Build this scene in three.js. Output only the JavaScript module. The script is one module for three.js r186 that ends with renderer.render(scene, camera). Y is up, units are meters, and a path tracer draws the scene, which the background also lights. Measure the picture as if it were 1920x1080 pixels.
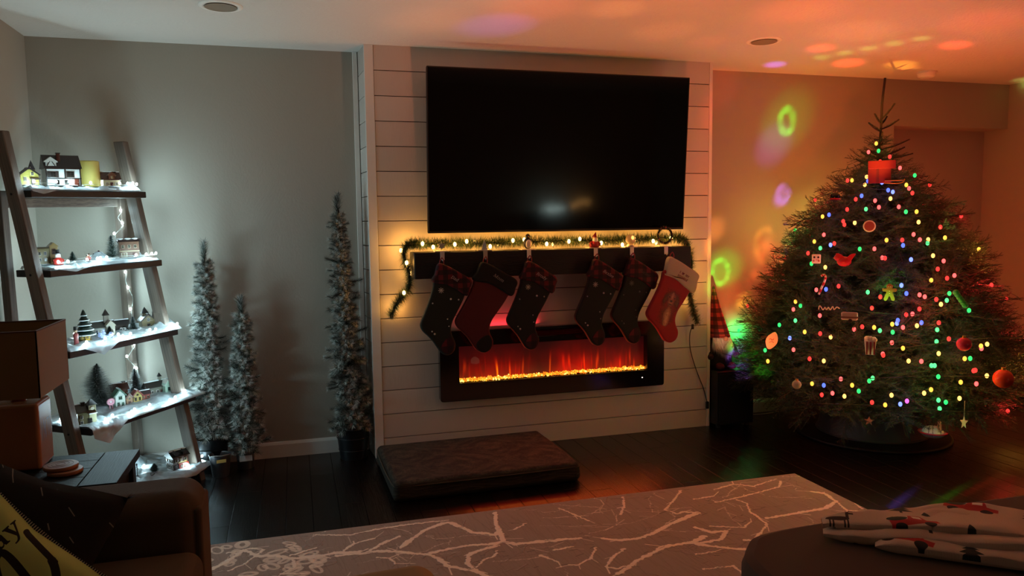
import * as THREE from 'three';
import { RoundedBoxGeometry } from 'three/addons/geometries/RoundedBoxGeometry.js';
import { mergeGeometries } from 'three/addons/utils/BufferGeometryUtils.js';
import { ImprovedNoise } from 'three/addons/math/ImprovedNoise.js';
import { RectAreaLightUniformsLib } from 'three/addons/lights/RectAreaLightUniformsLib.js';

// ------------------------------------------------------------------ camera, light, exposure
const scene = new THREE.Scene();
scene.background = new THREE.Color(0x000000);
const camera = new THREE.PerspectiveCamera(41.98, 1920 / 1080, 0.05, 60);
camera.position.set(-0.4532, 1.4024, 4.4883);
camera.rotation.set(-0.08568, -0.28124, -0.01308, 'YXZ');
const renderer = new THREE.WebGLRenderer({ antialias: true });
renderer.toneMapping = THREE.LinearToneMapping;
renderer.toneMappingExposure = 1.0;
renderer.shadowMap.enabled = true;
RectAreaLightUniformsLib.init();

// strengths of the lights that the room has (candela; the area lights in their own unit)
const SHELF_LED = 0.045, GARLAND_LED = 0.058, TREE_BULB = 0.02, TREE_BACK = 0.13, FIRE = 3.8;
const WASH = 1.0;            // the slow colour wash of the party projector
const PROJECTOR = new THREE.Vector3(1.1, 0.15, 2.25);   // on the floor just behind the ottoman
function shine(color, cd, at, target, half, penumbra = 1, soft = 1) {        // one lens of the party projector
  const s = new THREE.SpotLight(color, cd, 0, THREE.MathUtils.degToRad(half), penumbra, 2);
  s.position.copy(at); s.target.position.set(...target); s.shadow.radius = soft; s.name = 'projector_beam';
  scene.add(s); scene.add(s.target);
  return s;
}
const C = (r, g, b) => new THREE.Color().setRGB(r, g, b);
const RED = C(1, 0.05, 0.02), ORANGE = C(1, 0.28, 0.05), GREEN = C(0.08, 1, 0.05), VIOLET = C(0.35, 0.14, 1), WARM = C(1, 0.36, 0.12);
shine(C(1, 0.17, 0.042), 13 * WASH, PROJECTOR, [1.25, 2.44, 0.95], 36, 1, 3);
shine(C(1, 0.15, 0.035), 15 * WASH, PROJECTOR, [3.2, 2.44, 0.9], 26, 1, 3);
shine(C(1, 0.72, 0.5), 6 * WASH, PROJECTOR, [-0.7, 2.44, 1.0], 30, 1, 3);
shine(C(1, 0.13, 0.03), 17 * WASH, PROJECTOR, [2.75, 1.9, -0.22], 12, 1, 3);
shine(C(1, 0.26, 0.035), 15 * WASH, PROJECTOR, [2.65, 1.1, -0.22], 10, 1, 3);
for (const [x, z, half, cd, g] of [[0.7, 0.92, 6, 5, 0.12], [1.56, 0.65, 5, 5, 0.22], [2.0, 1.2, 6, 7, 0.1], [1.1, 1.0, 4, 5, 0.3], [3.13, 1.25, 5, 12, 0.08], [0.24, 0.57, 5, 4, 0.3], [1.9, 0.5, 3, 6, 0.12], [2.6, 0.9, 5, 8, 0.2]]) shine(C(1, g, g * 0.25), cd, PROJECTOR, [x, 2.44, z], half);
function ring(color, cd, x, y, rx, ry, n, half) {            // a ring thrown on the wall behind the tree, lens facet by lens facet
  for (let k = 0; k < n; k++) { const a = k / n * 2 * Math.PI; shine(color, cd * (0.7 + 0.3 * Math.sin(k * 2.3)), PROJECTOR, [x + Math.cos(a) * rx, y + Math.sin(a) * ry, -0.22], half, 1, 0.5); }
}
ring(GREEN, 66, 2.978, 2.11, 0.055, 0.085, 14, 0.36);
shine(GREEN, 16, PROJECTOR, [2.978, 2.11, -0.22], 3.6);
shine(VIOLET, 18, PROJECTOR, [2.87, 1.94, -0.22], 2.6);
ring(VIOLET, 45, 2.96, 1.585, 0.05, 0.06, 10, 0.36);
shine(VIOLET, 40, PROJECTOR, [2.95, 1.565, -0.22], 1.3);
ring(C(1, 0.36, 0.03), 34, 2.82, 1.22, 0.085, 0.12, 16, 0.41);
shine(ORANGE, 36, PROJECTOR, [2.82, 1.2, -0.22], 1.28);
shine(RED, 40, PROJECTOR, [2.8, 0.98, -0.22], 2.2);
ring(GREEN, 60, 2.45, 1.04, 0.065, 0.085, 12, 0.5);
shine(GREEN, 26, PROJECTOR, [2.47, 1.06, -0.22], 3.2);
shine(C(1, 0.5, 0.04), 60, PROJECTOR, [2.66, 0.82, -0.22], 1.6);
for (let k = 0; k < 6; k++) shine(GREEN, 36, PROJECTOR, [2.57 + k * 0.055, 0.595 + 0.05 * Math.sin(k / 5 * 3.1), -0.22], 1.4);
shine(VIOLET, 80, PROJECTOR, [2.6, 0.5, -0.22], 1.9);
shine(ORANGE, 36, PROJECTOR, [2.39, 1.34, -0.22], 2.0);
shine(RED, 14, PROJECTOR, [2.42, 2.35, -0.22], 3.0);
shine(RED, 110, PROJECTOR, [3.15, 2.44, 0.19], 1.9);
shine(C(1, 0.35, 0.03), 80, PROJECTOR, [3.55, 2.44, 0.22], 1.8);
shine(C(1, 0.3, 0.03), 60, PROJECTOR, [3.74, 2.44, 0.07], 1.8);
shine(RED, 90, PROJECTOR, [3.43, 2.44, 0.77], 1.7);
shine(RED, 50, PROJECTOR, [2.67, 2.44, 0.52], 1.9);
shine(VIOLET, 50, PROJECTOR, [2.69, 2.44, 0.04], 1.4);
shine(VIOLET, 6, PROJECTOR, [0.61, 2.44, 0.57], 5.0);
for (let k = 0; k < 5; k++) shine(C(0.5, 1, 0.1), 16, PROJECTOR, [2.85 + k * 0.06, 2.44, 0.3 + k * 0.14], 1.1);
shine(RED, 60, PROJECTOR, [5.02, 1.8, -0.1], 4.2);
shine(GREEN, 50, PROJECTOR, [4.75, 2.02, -0.43], 2.4);
shine(C(0.6, 1, 0.2), 70, PROJECTOR, [5.0, 2.42, -0.05], 1.5);
for (const [c, cd, x, z, half] of [[C(0.1, 0.1, 1), 2200, 2.36, 1.55, 0.9], [GREEN, 1300, 2.66, 1.56, 0.8], [RED, 1000, 2.87, 1.52, 0.6], [RED, 1000, 2.73, 1.7, 0.6], [ORANGE, 1000, 3.13, 1.42, 0.7]]) shine(c, cd, PROJECTOR, [x, 0, z], half);
shine(C(1, 0.45, 0.25), 14, PROJECTOR, [2.36, 0.62, 0.02], 2.4);

// ------------------------------------------------------------------ helpers
let seed = 7;
const rnd = (a = 1, b) => { seed = (seed + 0x6d2b79f5) | 0; let t = Math.imul(seed ^ (seed >>> 15), 1 | seed); t = (t + Math.imul(t ^ (t >>> 7), 61 | t)) ^ t; const x = ((t ^ (t >>> 14)) >>> 0) / 4294967296; return b === undefined ? x * a : a + x * (b - a); };
const V = (x, y, z) => new THREE.Vector3(x, y, z);
const noise = new ImprovedNoise();
const used = new Set();
function numbered(name) { if (!used.has(name)) { used.add(name); return name; } let k = 1, n; do n = name + '_' + String(k++).padStart(3, '0'); while (used.has(n)); used.add(n); return n; }
function tag(o, label, category, group, kind) { if (label) o.userData.label = label; if (category) o.userData.category = category; if (group) o.userData.group = group; if (kind) o.userData.kind = kind; return o; }
const GROUPS = { miniature_house: 'houses of the ceramic village', miniature_church: 'churches of the ceramic village', bottle_brush_tree: 'bottle-brush trees on the ladder shelf', person_figurine: 'tiny people of the ceramic village', cow_figurine: 'tiny cows of the ceramic village',
  flocked_pencil_tree: 'flocked pencil trees along the grey wall', stocking_holder: 'stocking holders on the mantel', coaster: 'wood-slice coasters beside the lamp', throw_pillow: 'throw pillows on the sofa', star_ornament: 'star ornaments on the fir tree', candle: 'candles mirrored in the television' };
function thing(name, label, category, at = [0, 0, 0], turn = 0, group) {
  group ??= GROUPS[name];
  const o = new THREE.Group(); o.name = numbered(name); o.position.set(...at); o.rotation.y = turn; scene.add(o);
  return tag(o, label, category, group);
}
function clean(g) { for (const k of Object.keys(g.attributes)) if (!['position', 'normal', 'uv', 'color'].includes(k)) g.deleteAttribute(k); return g; }
function merge(list) {
  list = list.map((g) => clean(g.index ? g.toNonIndexed() : g));
  const color = list.some((g) => g.attributes.color);
  for (const g of list) {
    if (!g.attributes.uv) g.setAttribute('uv', new THREE.BufferAttribute(new Float32Array(g.attributes.position.count * 2), 2));
    if (color && !g.attributes.color) g.setAttribute('color', new THREE.BufferAttribute(new Float32Array(g.attributes.position.count * 3).fill(1), 3));
  }
  return list.length > 1 ? mergeGeometries(list) : list[0];
}
function part(name, g, m, parent, label) {
  const o = new THREE.Mesh(Array.isArray(g) ? merge(g) : g, m); o.name = parent === scene ? numbered(name) : name; parent.add(o);
  if (label) o.userData.label = label;
  return o;
}
function struct(name, g, m) { const o = part(name, g, m, scene); o.userData.kind = 'structure'; return o; }
const box = (w, h, d, x = 0, y = 0, z = 0, r = 0) => (r ? new RoundedBoxGeometry(w, h, d, 2, Math.min(r, w / 2.01, h / 2.01, d / 2.01)) : new THREE.BoxGeometry(w, h, d)).translate(x, y, z);
const span = (x0, x1, y0, y1, z0, z1, r = 0) => box(x1 - x0, y1 - y0, z1 - z0, (x0 + x1) / 2, (y0 + y1) / 2, (z0 + z1) / 2, r);
const cyl = (r1, r0, h, x = 0, y = 0, z = 0, n = 20) => new THREE.CylinderGeometry(r1, r0, h, n).translate(x, y, z);
const ball = (r, x = 0, y = 0, z = 0, n = 14) => new THREE.SphereGeometry(r, n, Math.round(n * 0.7)).translate(x, y, z);
const lathe = (pts, n = 32) => new THREE.LatheGeometry(pts.map((p) => new THREE.Vector2(...p)), n);
const tube = (pts, r, n = 40, k = 6) => new THREE.TubeGeometry(new THREE.CatmullRomCurve3(pts.map((p) => (p.isVector3 ? p : V(...p)))), n, r, k);
const move = (g, x, y, z, ry = 0, rx = 0, rz = 0) => g.rotateZ(rz).rotateX(rx).rotateY(ry).translate(x, y, z);
function extrude(pts, depth, bevel = 0, curve = 1) {
  const s = new THREE.Shape(pts.map((p) => new THREE.Vector2(...p)));
  return new THREE.ExtrudeGeometry(s, { depth, bevelEnabled: bevel > 0, bevelThickness: bevel, bevelSize: bevel, bevelSegments: 2, curveSegments: 8, steps: 1 }).translate(0, 0, -depth / 2);
}
function smoothShape(pts, n = 90) { return new THREE.CatmullRomCurve3(pts.map((p) => V(p[0], p[1], 0)), true, 'catmullrom', 0.5).getPoints(n).map((p) => [p.x, p.y]).slice(0, -1); }

// ------------------------------------------------------------------ materials and textures
const materials = {};
function mat(hex, rough = 0.7, o = {}) {
  const key = [hex, rough, JSON.stringify(o, (k, v) => (v && v.isTexture ? v.uuid : v))].join();
  return (materials[key] ??= new THREE[o.transmission || o.clearcoat || o.sheen ? 'MeshPhysicalMaterial' : 'MeshStandardMaterial']({ color: hex, roughness: rough, ...o }));
}
function canvasMap(w, h, draw, srgb = true) {
  const c = document.createElement('canvas'); c.width = w; c.height = h;
  draw(c.getContext('2d'), w, h);
  const t = new THREE.CanvasTexture(c); if (srgb) t.colorSpace = THREE.SRGBColorSpace;
  t.wrapS = t.wrapT = THREE.RepeatWrapping; t.magFilter = THREE.LinearFilter;
  return t;
}
function dataMap(w, h, f, srgb = true) {
  const d = new Uint8Array(w * h * 4);
  for (let y = 0, i = 0; y < h; y++) for (let x = 0; x < w; x++, i += 4) {
    const c = f(x / w, y / h, x, y); const a = typeof c === 'number' ? [c, c, c] : c;
    for (let k = 0; k < 3; k++) d[i + k] = Math.max(0, Math.min(255, a[k] * 255));
    d[i + 3] = 255;
  }
  const t = new THREE.DataTexture(d, w, h); if (srgb) t.colorSpace = THREE.SRGBColorSpace;
  t.wrapS = t.wrapT = THREE.RepeatWrapping; t.magFilter = THREE.LinearFilter; t.needsUpdate = true;
  return t;
}
const again = (t, u, v) => { const c = t.clone(); c.repeat.set(u, v); c.needsUpdate = true; return c; };
const torus = (u, v, f, s) => {                    // noise that wraps at the texture's edge
  const a = u * 2 * Math.PI, b = v * 2 * Math.PI, R = f / 6.2832;
  return noise.noise(Math.cos(a) * R + s, Math.sin(a) * R + Math.cos(b) * R * 1.31, Math.sin(b) * R - s);
};
const orangePeel = dataMap(512, 512, (u, v) => 0.5 + 0.35 * torus(u, v, 60, 3) + 0.25 * torus(u, v, 130, 9), false);
const grain = dataMap(256, 1024, (u, v) => { const g = noise.noise(u * 34, v * 3, 2) * 0.5 + noise.noise(u * 90, v * 6, 7) * 0.35 + noise.noise(u * 6, v * 1.5, 4) * 0.4; return 0.62 + 0.26 * g; });
const grainBump = dataMap(256, 1024, (u, v) => 0.5 + 0.4 * noise.noise(u * 60, v * 5, 2) + 0.2 * noise.noise(u * 120, v * 9, 5), false);
const weave = dataMap(128, 128, (u, v) => 0.5 + 0.25 * Math.sin(u * 100.53) * Math.sin(v * 100.53) + 0.25 * torus(u, v, 50, 1), false);
const plush = dataMap(512, 512, (u, v) => 0.62 + 0.3 * torus(u, v, 9, 2) + 0.22 * torus(u, v, 40, 5) + 0.14 * torus(u, v, 120, 8));
const plushBump = dataMap(512, 512, (u, v) => 0.5 + 0.3 * torus(u, v, 70, 2) + 0.3 * torus(u, v, 160, 5), false);

const M = {
  wall: mat(0xa69f92, 0.85, { bumpMap: again(orangePeel, 3, 2), bumpScale: 0.0006 }),
  ceiling: mat(0xdcd8d0, 0.9, { bumpMap: again(orangePeel, 8, 8), bumpScale: 0.003 }),
  white: mat(0xe2dfd8, 0.5), trim: mat(0xe6e4de, 0.45), gap: mat(0x3a332e, 0.9),
  black: mat(0x050505, 0.5), blackGloss: mat(0x040404, 0.12), darkMetal: mat(0x15161a, 0.4, { metalness: 0.8 }),
  galvanised: mat(0x6a6d72, 0.38, { metalness: 0.85 }), silver: mat(0xc8c8c8, 0.3, { metalness: 0.9 }),
  mantel: mat(0x050303, 0.7, { bumpMap: again(grainBump, 1, 3), bumpScale: 0.002 }),
  bark: mat(0x2a1a10, 0.9), fir: mat(0x0f2214, 0.6), firDark: mat(0x0b190f, 0.6),
  wire: mat(0x0d1a0f, 0.6), clearWire: mat(0xb8c0b8, 0.4),
};
function glow(hex, power) { return new THREE.MeshStandardMaterial({ color: 0x111111, roughness: 0.4, emissive: hex, emissiveIntensity: power }); }
const bulbGeo = new THREE.SphereGeometry(0.0065, 8, 6).scale(1, 1.3, 1), bulbBig = new THREE.SphereGeometry(0.0098, 8, 6).scale(1, 1.35, 1);
function bulb(parent, p, g, m, color, cd, soft = 0.5) {              // a glowing bulb with its own light inside
  const b = part('light_bulb', g, m, parent); b.position.copy(p);
  const l = new THREE.PointLight(color, cd, 0, 2); l.shadow.radius = soft; l.shadow.mapSize.set(64, 64); b.add(l);
  return b;
}
// many thin pointed needles as one geometry: each a bent sliver from p along d
function needles(list, width = 0.0011) {
  const pos = [], nor = [], col = [], hasColor = list[0].c !== undefined, t = V(), n = V(), up = V(0, 1, 0);
  for (const { p, d, c } of list) {
    t.crossVectors(d, Math.abs(d.y) > 0.9 * d.length() ? V(1, 0, 0) : up).normalize().multiplyScalar(width);
    n.crossVectors(t, d).normalize();
    pos.push(p.x - t.x, p.y - t.y, p.z - t.z, p.x + t.x, p.y + t.y, p.z + t.z, p.x + d.x, p.y + d.y, p.z + d.z);
    for (let k = 0; k < 3; k++) { nor.push(n.x, n.y, n.z); if (hasColor) col.push(...(Array.isArray(c[0]) ? c[k === 2 ? 1 : 0] : c)); }
  }
  const g = new THREE.BufferGeometry();
  g.setAttribute('position', new THREE.Float32BufferAttribute(pos, 3));
  g.setAttribute('normal', new THREE.Float32BufferAttribute(nor, 3));
  g.setAttribute('uv', new THREE.Float32BufferAttribute(new Float32Array(pos.length / 3 * 2), 2));
  if (hasColor) g.setAttribute('color', new THREE.Float32BufferAttribute(col, 3));
  return g;
}
function cast(name, g, m, matrices, parent) {                         // uncountable foliage: instanced copies of one spray
  const o = new THREE.InstancedMesh(g, m, matrices.length); o.name = name; matrices.forEach((x, i) => o.setMatrixAt(i, x));
  o.userData.kind = 'stuff'; parent.add(o); return o;
}
// ------------------------------------------------------------------ the room
const H = 2.443, ZB = -0.22, XL = -1.81, XR = 5.02, ZF = 6.6, FW = 2.2295;
struct('ceiling', span(XL - 0.2, XR + 0.2, H, H + 0.15, -0.75, ZF + 0.2), M.ceiling);
struct('wall_back_left', span(XL - 0.2, 0.1, 0, H, ZB - 0.15, ZB), M.wall);
struct('wall_left', span(XL - 0.15, XL, 0, H, ZB, ZF), M.wall);
struct('wall_back_right', span(FW - 0.1, 3.92, 0, H, ZB - 0.36, ZB), M.wall);
struct('wall_alcove', span(3.92, XR, 0, H, -0.58, -0.43), M.wall);
struct('wall_soffit', span(3.92, XR, 2.1, H, -0.43, ZB), M.wall);
struct('wall_right', span(XR, XR + 0.15, 0, H, -0.58, ZF), M.wall);
struct('wall_behind', span(XL - 0.15, XR + 0.15, 0, H, ZF, ZF + 0.15), M.wall);
{ // fireplace wall: a projecting chase clad with shiplap boards
  const top = 2.30, pitch = 0.14546, gap = 0.0045, core = struct('wall_fireplace', span(-0.008, FW, 0, H, ZB - 0.1, -0.014), M.gap);
  const paint = [0xd0c8be, 0xccc4ba, 0xd4ccc2].map((c) => mat(c, 0.55, { bumpMap: again(grainBump, 6, 0.3), bumpScale: 0.0006 }));
  const bounds = [H]; for (let k = 0; top - pitch * k > 0.03; k++) bounds.push(top - pitch * k); bounds.push(0);
  for (let k = 0; k + 1 < bounds.length; k++) {
    const y1 = bounds[k] - (k ? gap / 2 : 0), y0 = bounds[k + 1] + (k + 2 < bounds.length ? gap / 2 : 0);
    part('shiplap_board', span(0.026, FW - 0.012, y0, y1, -0.014, 0, 0.0015), paint[k % 3], core);
    const side = part('shiplap_board', span(-0.03, -0.008, y0, y1, ZB, -0.004, 0.0015), paint[(k + 1) % 3], core);
    side.geometry.applyMatrix4(new THREE.Matrix4().set(1, 0, 0.1, 0.005, 0, 1, 0, 0, 0, 0, 1, 0, 0, 0, 0, 1));
  }
  for (const [n, a, b] of [[1, -0.028, 0.024], [2, FW - 0.011, FW + 0.012]]) struct('trim_' + n, span(a, b, 0, H, -0.03, 0.004, 0.002), M.trim);
  struct('trim_3', span(-0.078, -0.05, 0, H, ZB, ZB + 0.02, 0.002), M.trim);
}
function baseboard(name, x0, x1, z0, z1, along) {
  const prof = [[0, 0], [0.014, 0], [0.014, 0.078], [0.008, 0.092], [0, 0.095]];
  const L = along === 'x' ? x1 - x0 : z1 - z0, g = extrude(prof, L);
  if (along === 'x') g.rotateY(-Math.PI / 2).translate((x0 + x1) / 2, 0, z0); else g.translate(x0, 0, (z0 + z1) / 2);
  if (name === 'baseboard_right') g.applyMatrix4(new THREE.Matrix4().makeScale(-1, 1, 1)).translate(2 * x0, 0, 0);
  struct(name, g, M.trim);
}
baseboard('baseboard_back_left', XL, -0.05, ZB, ZB, 'x');
baseboard('baseboard_back_right', FW + 0.012, 3.92, ZB, ZB, 'x');
baseboard('baseboard_alcove', 3.92, XR, -0.43, -0.43, 'x');
baseboard('baseboard_left', XL, XL, ZB, ZF, 'z');
baseboard('baseboard_right', XR, XR, -0.43, ZF, 'z');
{ // dark wood floor, plank by plank
  const floor = struct('floor', span(XL - 0.15, XR + 0.15, -0.12, -0.014, -0.75, ZF + 0.15), mat(0x060403, 0.8));
  const tones = [0x1c0f0a, 0x180d09, 0x21120c, 0x150b08].map((c, i) => mat(c, 0.27, { map: again(grain, 1, 1 + i * 0.2), bumpMap: again(grainBump, 1, 1), bumpScale: 0.0009 }));
  let k = 0;
  for (let x = XL; x < XR; x += 0.127) {
    let z = -0.6;
    const cuts = [rnd(0.2, 1.1), rnd(1.5, 2.4), rnd(2.8, 3.8), ZF];
    for (const c of cuts) {
      const w = Math.min(0.127, XR - x);
      part('floor_plank', box(w - 0.0014, 0.014, c - z - 0.0014, x + w / 2, -0.007, (c + z) / 2, 0.0016), tones[(k++ * 7 + Math.floor(rnd(4))) % 4], floor);
      z = c;
    }
  }
}
// recessed ceiling lights (switched off) and the smoke detector
function recessedLight(x, z, label) {
  const t = thing('recessed_ceiling_light', label, 'ceiling light', [x, H, z], 0, 'recessed ceiling lights');
  part('trim_ring', lathe([[0.072, 0.012], [0.072, -0.004], [0.085, -0.008], [0.1, -0.003], [0.1, 0.0]], 40), mat(0xf2eee6, 0.5), t);
  part('baffle', lathe([[0.073, -0.004], [0.062, 0.0], [0.05, 0.002], [0, 0.002]], 40).translate(0, -0.0045, 0), mat(0x8c7e6c, 0.7), t);
}
recessedLight(-0.745, 0.612, 'round white recessed ceiling light above the grey wall at left');
recessedLight(2.218, 0.6, 'round white recessed ceiling light above the right end of the shiplap wall');
{
  const t = thing('smoke_detector', 'small round white smoke detector on the ceiling above the lit tree', 'smoke detector', [3.93, H, 0.06]);
  part('mounting_base', cyl(0.066, 0.066, 0.012, 0, -0.006, 0, 32), M.white, t);
  part('housing', lathe([[0, -0.042], [0.04, -0.042], [0.056, -0.034], [0.06, -0.012]], 32), mat(0xe8e4da, 0.45), t);
}

// ------------------------------------------------------------------ television, mantel, fireplace
{
  const t = thing('television', 'large black flat television mounted on the white shiplap wall', 'television', [1.142, 1.828, 0.122]);
  t.rotation.x = 0.075;
  part('cabinet', [box(1.672, 0.955, 0.03, 0, 0, -0.006, 0.006), box(0.9, 0.5, 0.03, 0, -0.1, -0.03, 0.01)], mat(0x040404, 0.45), t);
  part('screen', box(1.656, 0.936, 0.004, 0, 0.004, 0.0105, 0.001), mat(0x020202, 0.07), t);
  part('bezel', [box(1.672, 0.01, 0.006, 0, -0.4725, 0.0115, 0.002), box(1.672, 0.006, 0.006, 0, 0.4745, 0.0115, 0.002), box(0.006, 0.955, 0.006, -0.833, 0, 0.0115, 0.002), box(0.006, 0.955, 0.006, 0.833, 0, 0.0115, 0.002)], M.black, t);
  part('wall_bracket', box(0.5, 0.2, 0.06, 0, 0, -0.07, 0.004), M.darkMetal, t);
}
{
  const g = box(1.785, 0.155, 0.178, 1.1, 1.165, 0.09, 0.008), p = g.attributes.position;
  for (let i = 0; i < p.count; i++) if (p.getZ(i) > 0.1) p.setZ(i, p.getZ(i) + 0.004 * noise.noise(p.getX(i) * 6, p.getY(i) * 20, 1));
  const t = thing('mantel_beam', 'thick black wooden beam mantel under the television', 'mantel');
  part('beam', g, M.mantel, t);
}
{
  const t = thing('electric_fireplace', 'long black wall-mounted electric fireplace with red flames', 'fireplace', [1.116, 0.541, 0]);
  const W = 1.498, Hh = 0.434, x0 = -0.63, x1 = 0.625, y0 = -0.106, y1 = 0.119;
  const frame = mat(0x040303, 0.14, { clearcoat: 0.4, clearcoatRoughness: 0.1 });
  const s = new THREE.Shape(); const r = 0.02;
  s.moveTo(-W / 2 + r, -Hh / 2); s.lineTo(W / 2 - r, -Hh / 2); s.quadraticCurveTo(W / 2, -Hh / 2, W / 2, -Hh / 2 + r); s.lineTo(W / 2, Hh / 2 - r); s.quadraticCurveTo(W / 2, Hh / 2, W / 2 - r, Hh / 2); s.lineTo(-W / 2 + r, Hh / 2); s.quadraticCurveTo(-W / 2, Hh / 2, -W / 2, Hh / 2 - r); s.lineTo(-W / 2, -Hh / 2 + r); s.quadraticCurveTo(-W / 2, -Hh / 2, -W / 2 + r, -Hh / 2);
  const hole = (a, b, c, d) => { const p = new THREE.Path(); p.moveTo(a, c); p.lineTo(a, d); p.lineTo(b, d); p.lineTo(b, c); p.closePath(); s.holes.push(p); };
  hole(x0, x1, y0, y1); hole(-0.2, 0.2, 0.158, 0.196);
  part('frame', new THREE.ExtrudeGeometry(s, { depth: 0.05, bevelEnabled: true, bevelThickness: 0.004, bevelSize: 0.004, bevelOffset: -0.004, bevelSegments: 2 }).translate(0, 0, 0.008), frame, t);
  part('housing', [box(W - 0.06, Hh - 0.03, 0.004, 0, 0, 0.004), span(x0, x1, y1, y1 + 0.004, 0.006, 0.056), span(x0, x1, y0 - 0.004, y0, 0.006, 0.056)], mat(0x0a0505, 0.6), t);
  const vent = part('vent', span(-0.2, 0.2, 0.157, 0.197, 0.008, 0.014), mat(0x080404, 0.5), t);
  for (let k = 0; k < 4; k++) part('vent_louvre', move(box(0.398, 0.0035, 0.03), 0, 0.163 + k * 0.0095, 0.033, 0, 0.5), mat(0x8a2a20, 0.35, { metalness: 0.5 }), vent);
  // the flames are a picture on the back screen of the set
  const flame = dataMap(1024, 192, (u, v) => {
    const n = (f, s) => noise.noise(u * f, v * 2.2, s), up = 1 - v;
    let red = 0.2 + 0.55 * Math.pow(up, 1.15) + 0.22 * n(14, 3) * up + 0.14 * n(40, 5) * up;
    const lick = Math.pow(Math.max(0, noise.noise(u * 62 + v * 1.6 * noise.noise(u * 9, 0, 1), v * 1.1, 11) - 0.12), 1.4) * Math.pow(Math.max(0, up - 0.2 - 0.25 * noise.noise(u * 23, 0, 4)), 1.1) * 4.2;
    const dim = 0.85 + 0.5 * noise.noise(u * 5, 0.5, 21);
    red = red * dim + 0.65 * lick;
    return [Math.min(1, red), Math.min(0.55, 0.012 + 0.55 * lick * lick + 0.06 * up * up), 0.02];
  });
  part('flame_screen', new THREE.PlaneGeometry(x1 - x0, y1 - y0).translate((x0 + x1) / 2, (y0 + y1) / 2, 0.009), new THREE.MeshStandardMaterial({ color: 0x000000, roughness: 0.6, emissive: 0xffffff, emissiveMap: flame, emissiveIntensity: 1.0 }), t);
  const bed = [[], [], []];
  for (let k = 0; k < 1500; k++) {
    const x = rnd(x0 + 0.006, x1 - 0.006), z = rnd(0.014, 0.05), s2 = rnd(0.0028, 0.0062), heap = 0.024 * (0.45 + 0.55 * noise.noise(x * 40, z * 60, 2));
    const g = new THREE.IcosahedronGeometry(s2, 0); g.scale(1, rnd(0.8, 1.7), 1).rotateX(rnd(3)).rotateZ(rnd(3)).translate(x, y0 + rnd(0.002, 0.012) + Math.max(0, heap) * rnd(), z);
    bed[k % 7 === 0 ? 2 : k % 2].push(g);
  }
  [[C(1, 0.2, 0.01), 1.3], [C(1, 0.42, 0.025), 1.6], [C(1, 0.7, 0.15), 2.2]].forEach(([c, e], i) => { part('ember_bed', bed[i], glow(c, e), t).userData.kind = 'stuff'; });
  part('glass', box(x1 - x0, y1 - y0, 0.003, (x0 + x1) / 2, (y0 + y1) / 2, 0.055), mat(0xffffff, 0.02, { transmission: 1, thickness: 0 }), t);
  part('indicator_light', ball(0.004, 0.59, -0.155, 0.063, 8), glow(C(1, 0.8, 0.7), 2.5), t);
  const a = new THREE.RectAreaLight(C(1, 0.045, 0.012), FIRE, x1 - x0, y1 - y0); a.position.set(0, 0.006, 0.066); t.add(a);
  const e = new THREE.RectAreaLight(C(1, 0.4, 0.05), FIRE * 1.0, x1 - x0, 0.03); e.position.set(0, y0 + 0.018, 0.067); t.add(e);
  for (const l of [a, e]) l.rotation.y = Math.PI;
  // the unit's red back light, shining up the wall behind the stockings
  part('back_light', span(-0.62, 0.1, 0.206, 0.21, 0.001, 0.006), glow(C(1, 0.03, 0.04), 1), t);
  const up = new THREE.RectAreaLight(C(1, 0.03, 0.05), 12, 0.5, 0.024); up.position.set(-0.36, 0.226, 0.022); up.rotation.x = Math.PI / 2; t.add(up);
}
// ------------------------------------------------------------------ ladder shelf across the corner
const U = V(0.57741, 0.02438, -0.81609).normalize(), Wd = V(0.81634, 0, 0.57758).normalize(), Vd = V().crossVectors(Wd, U).normalize();
const FOOT = V(-0.974, 0.004, 0.063), rackTurn = new THREE.Quaternion().setFromRotationMatrix(new THREE.Matrix4().makeBasis(U, Vd, Wd));
const rack = (u, v, w) => FOOT.clone().addScaledVector(U, u).addScaledVector(Vd, v).addScaledVector(Wd, w);   // along, up and out from the shelf's right front foot
function onShelf(o, u, v, w, turn = 0) { o.position.copy(rack(u, v, w)); o.quaternion.copy(rackTurn).multiply(new THREE.Quaternion().setFromAxisAngle(V(0, 1, 0), turn)); return o; }
const SHELF = [[1.566, -0.292], [1.19, -0.215], [0.806, -0.137], [0.44, -0.045], [0.045, 0.007]], THICK = 0.034, UL = -0.675, UR = 0.012, WB = -0.435;
const seat = (i, u, w) => (i === 4 ? [u + 0.045, w - 0.045] : [u * 0.975, w + 0.027]);
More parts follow.
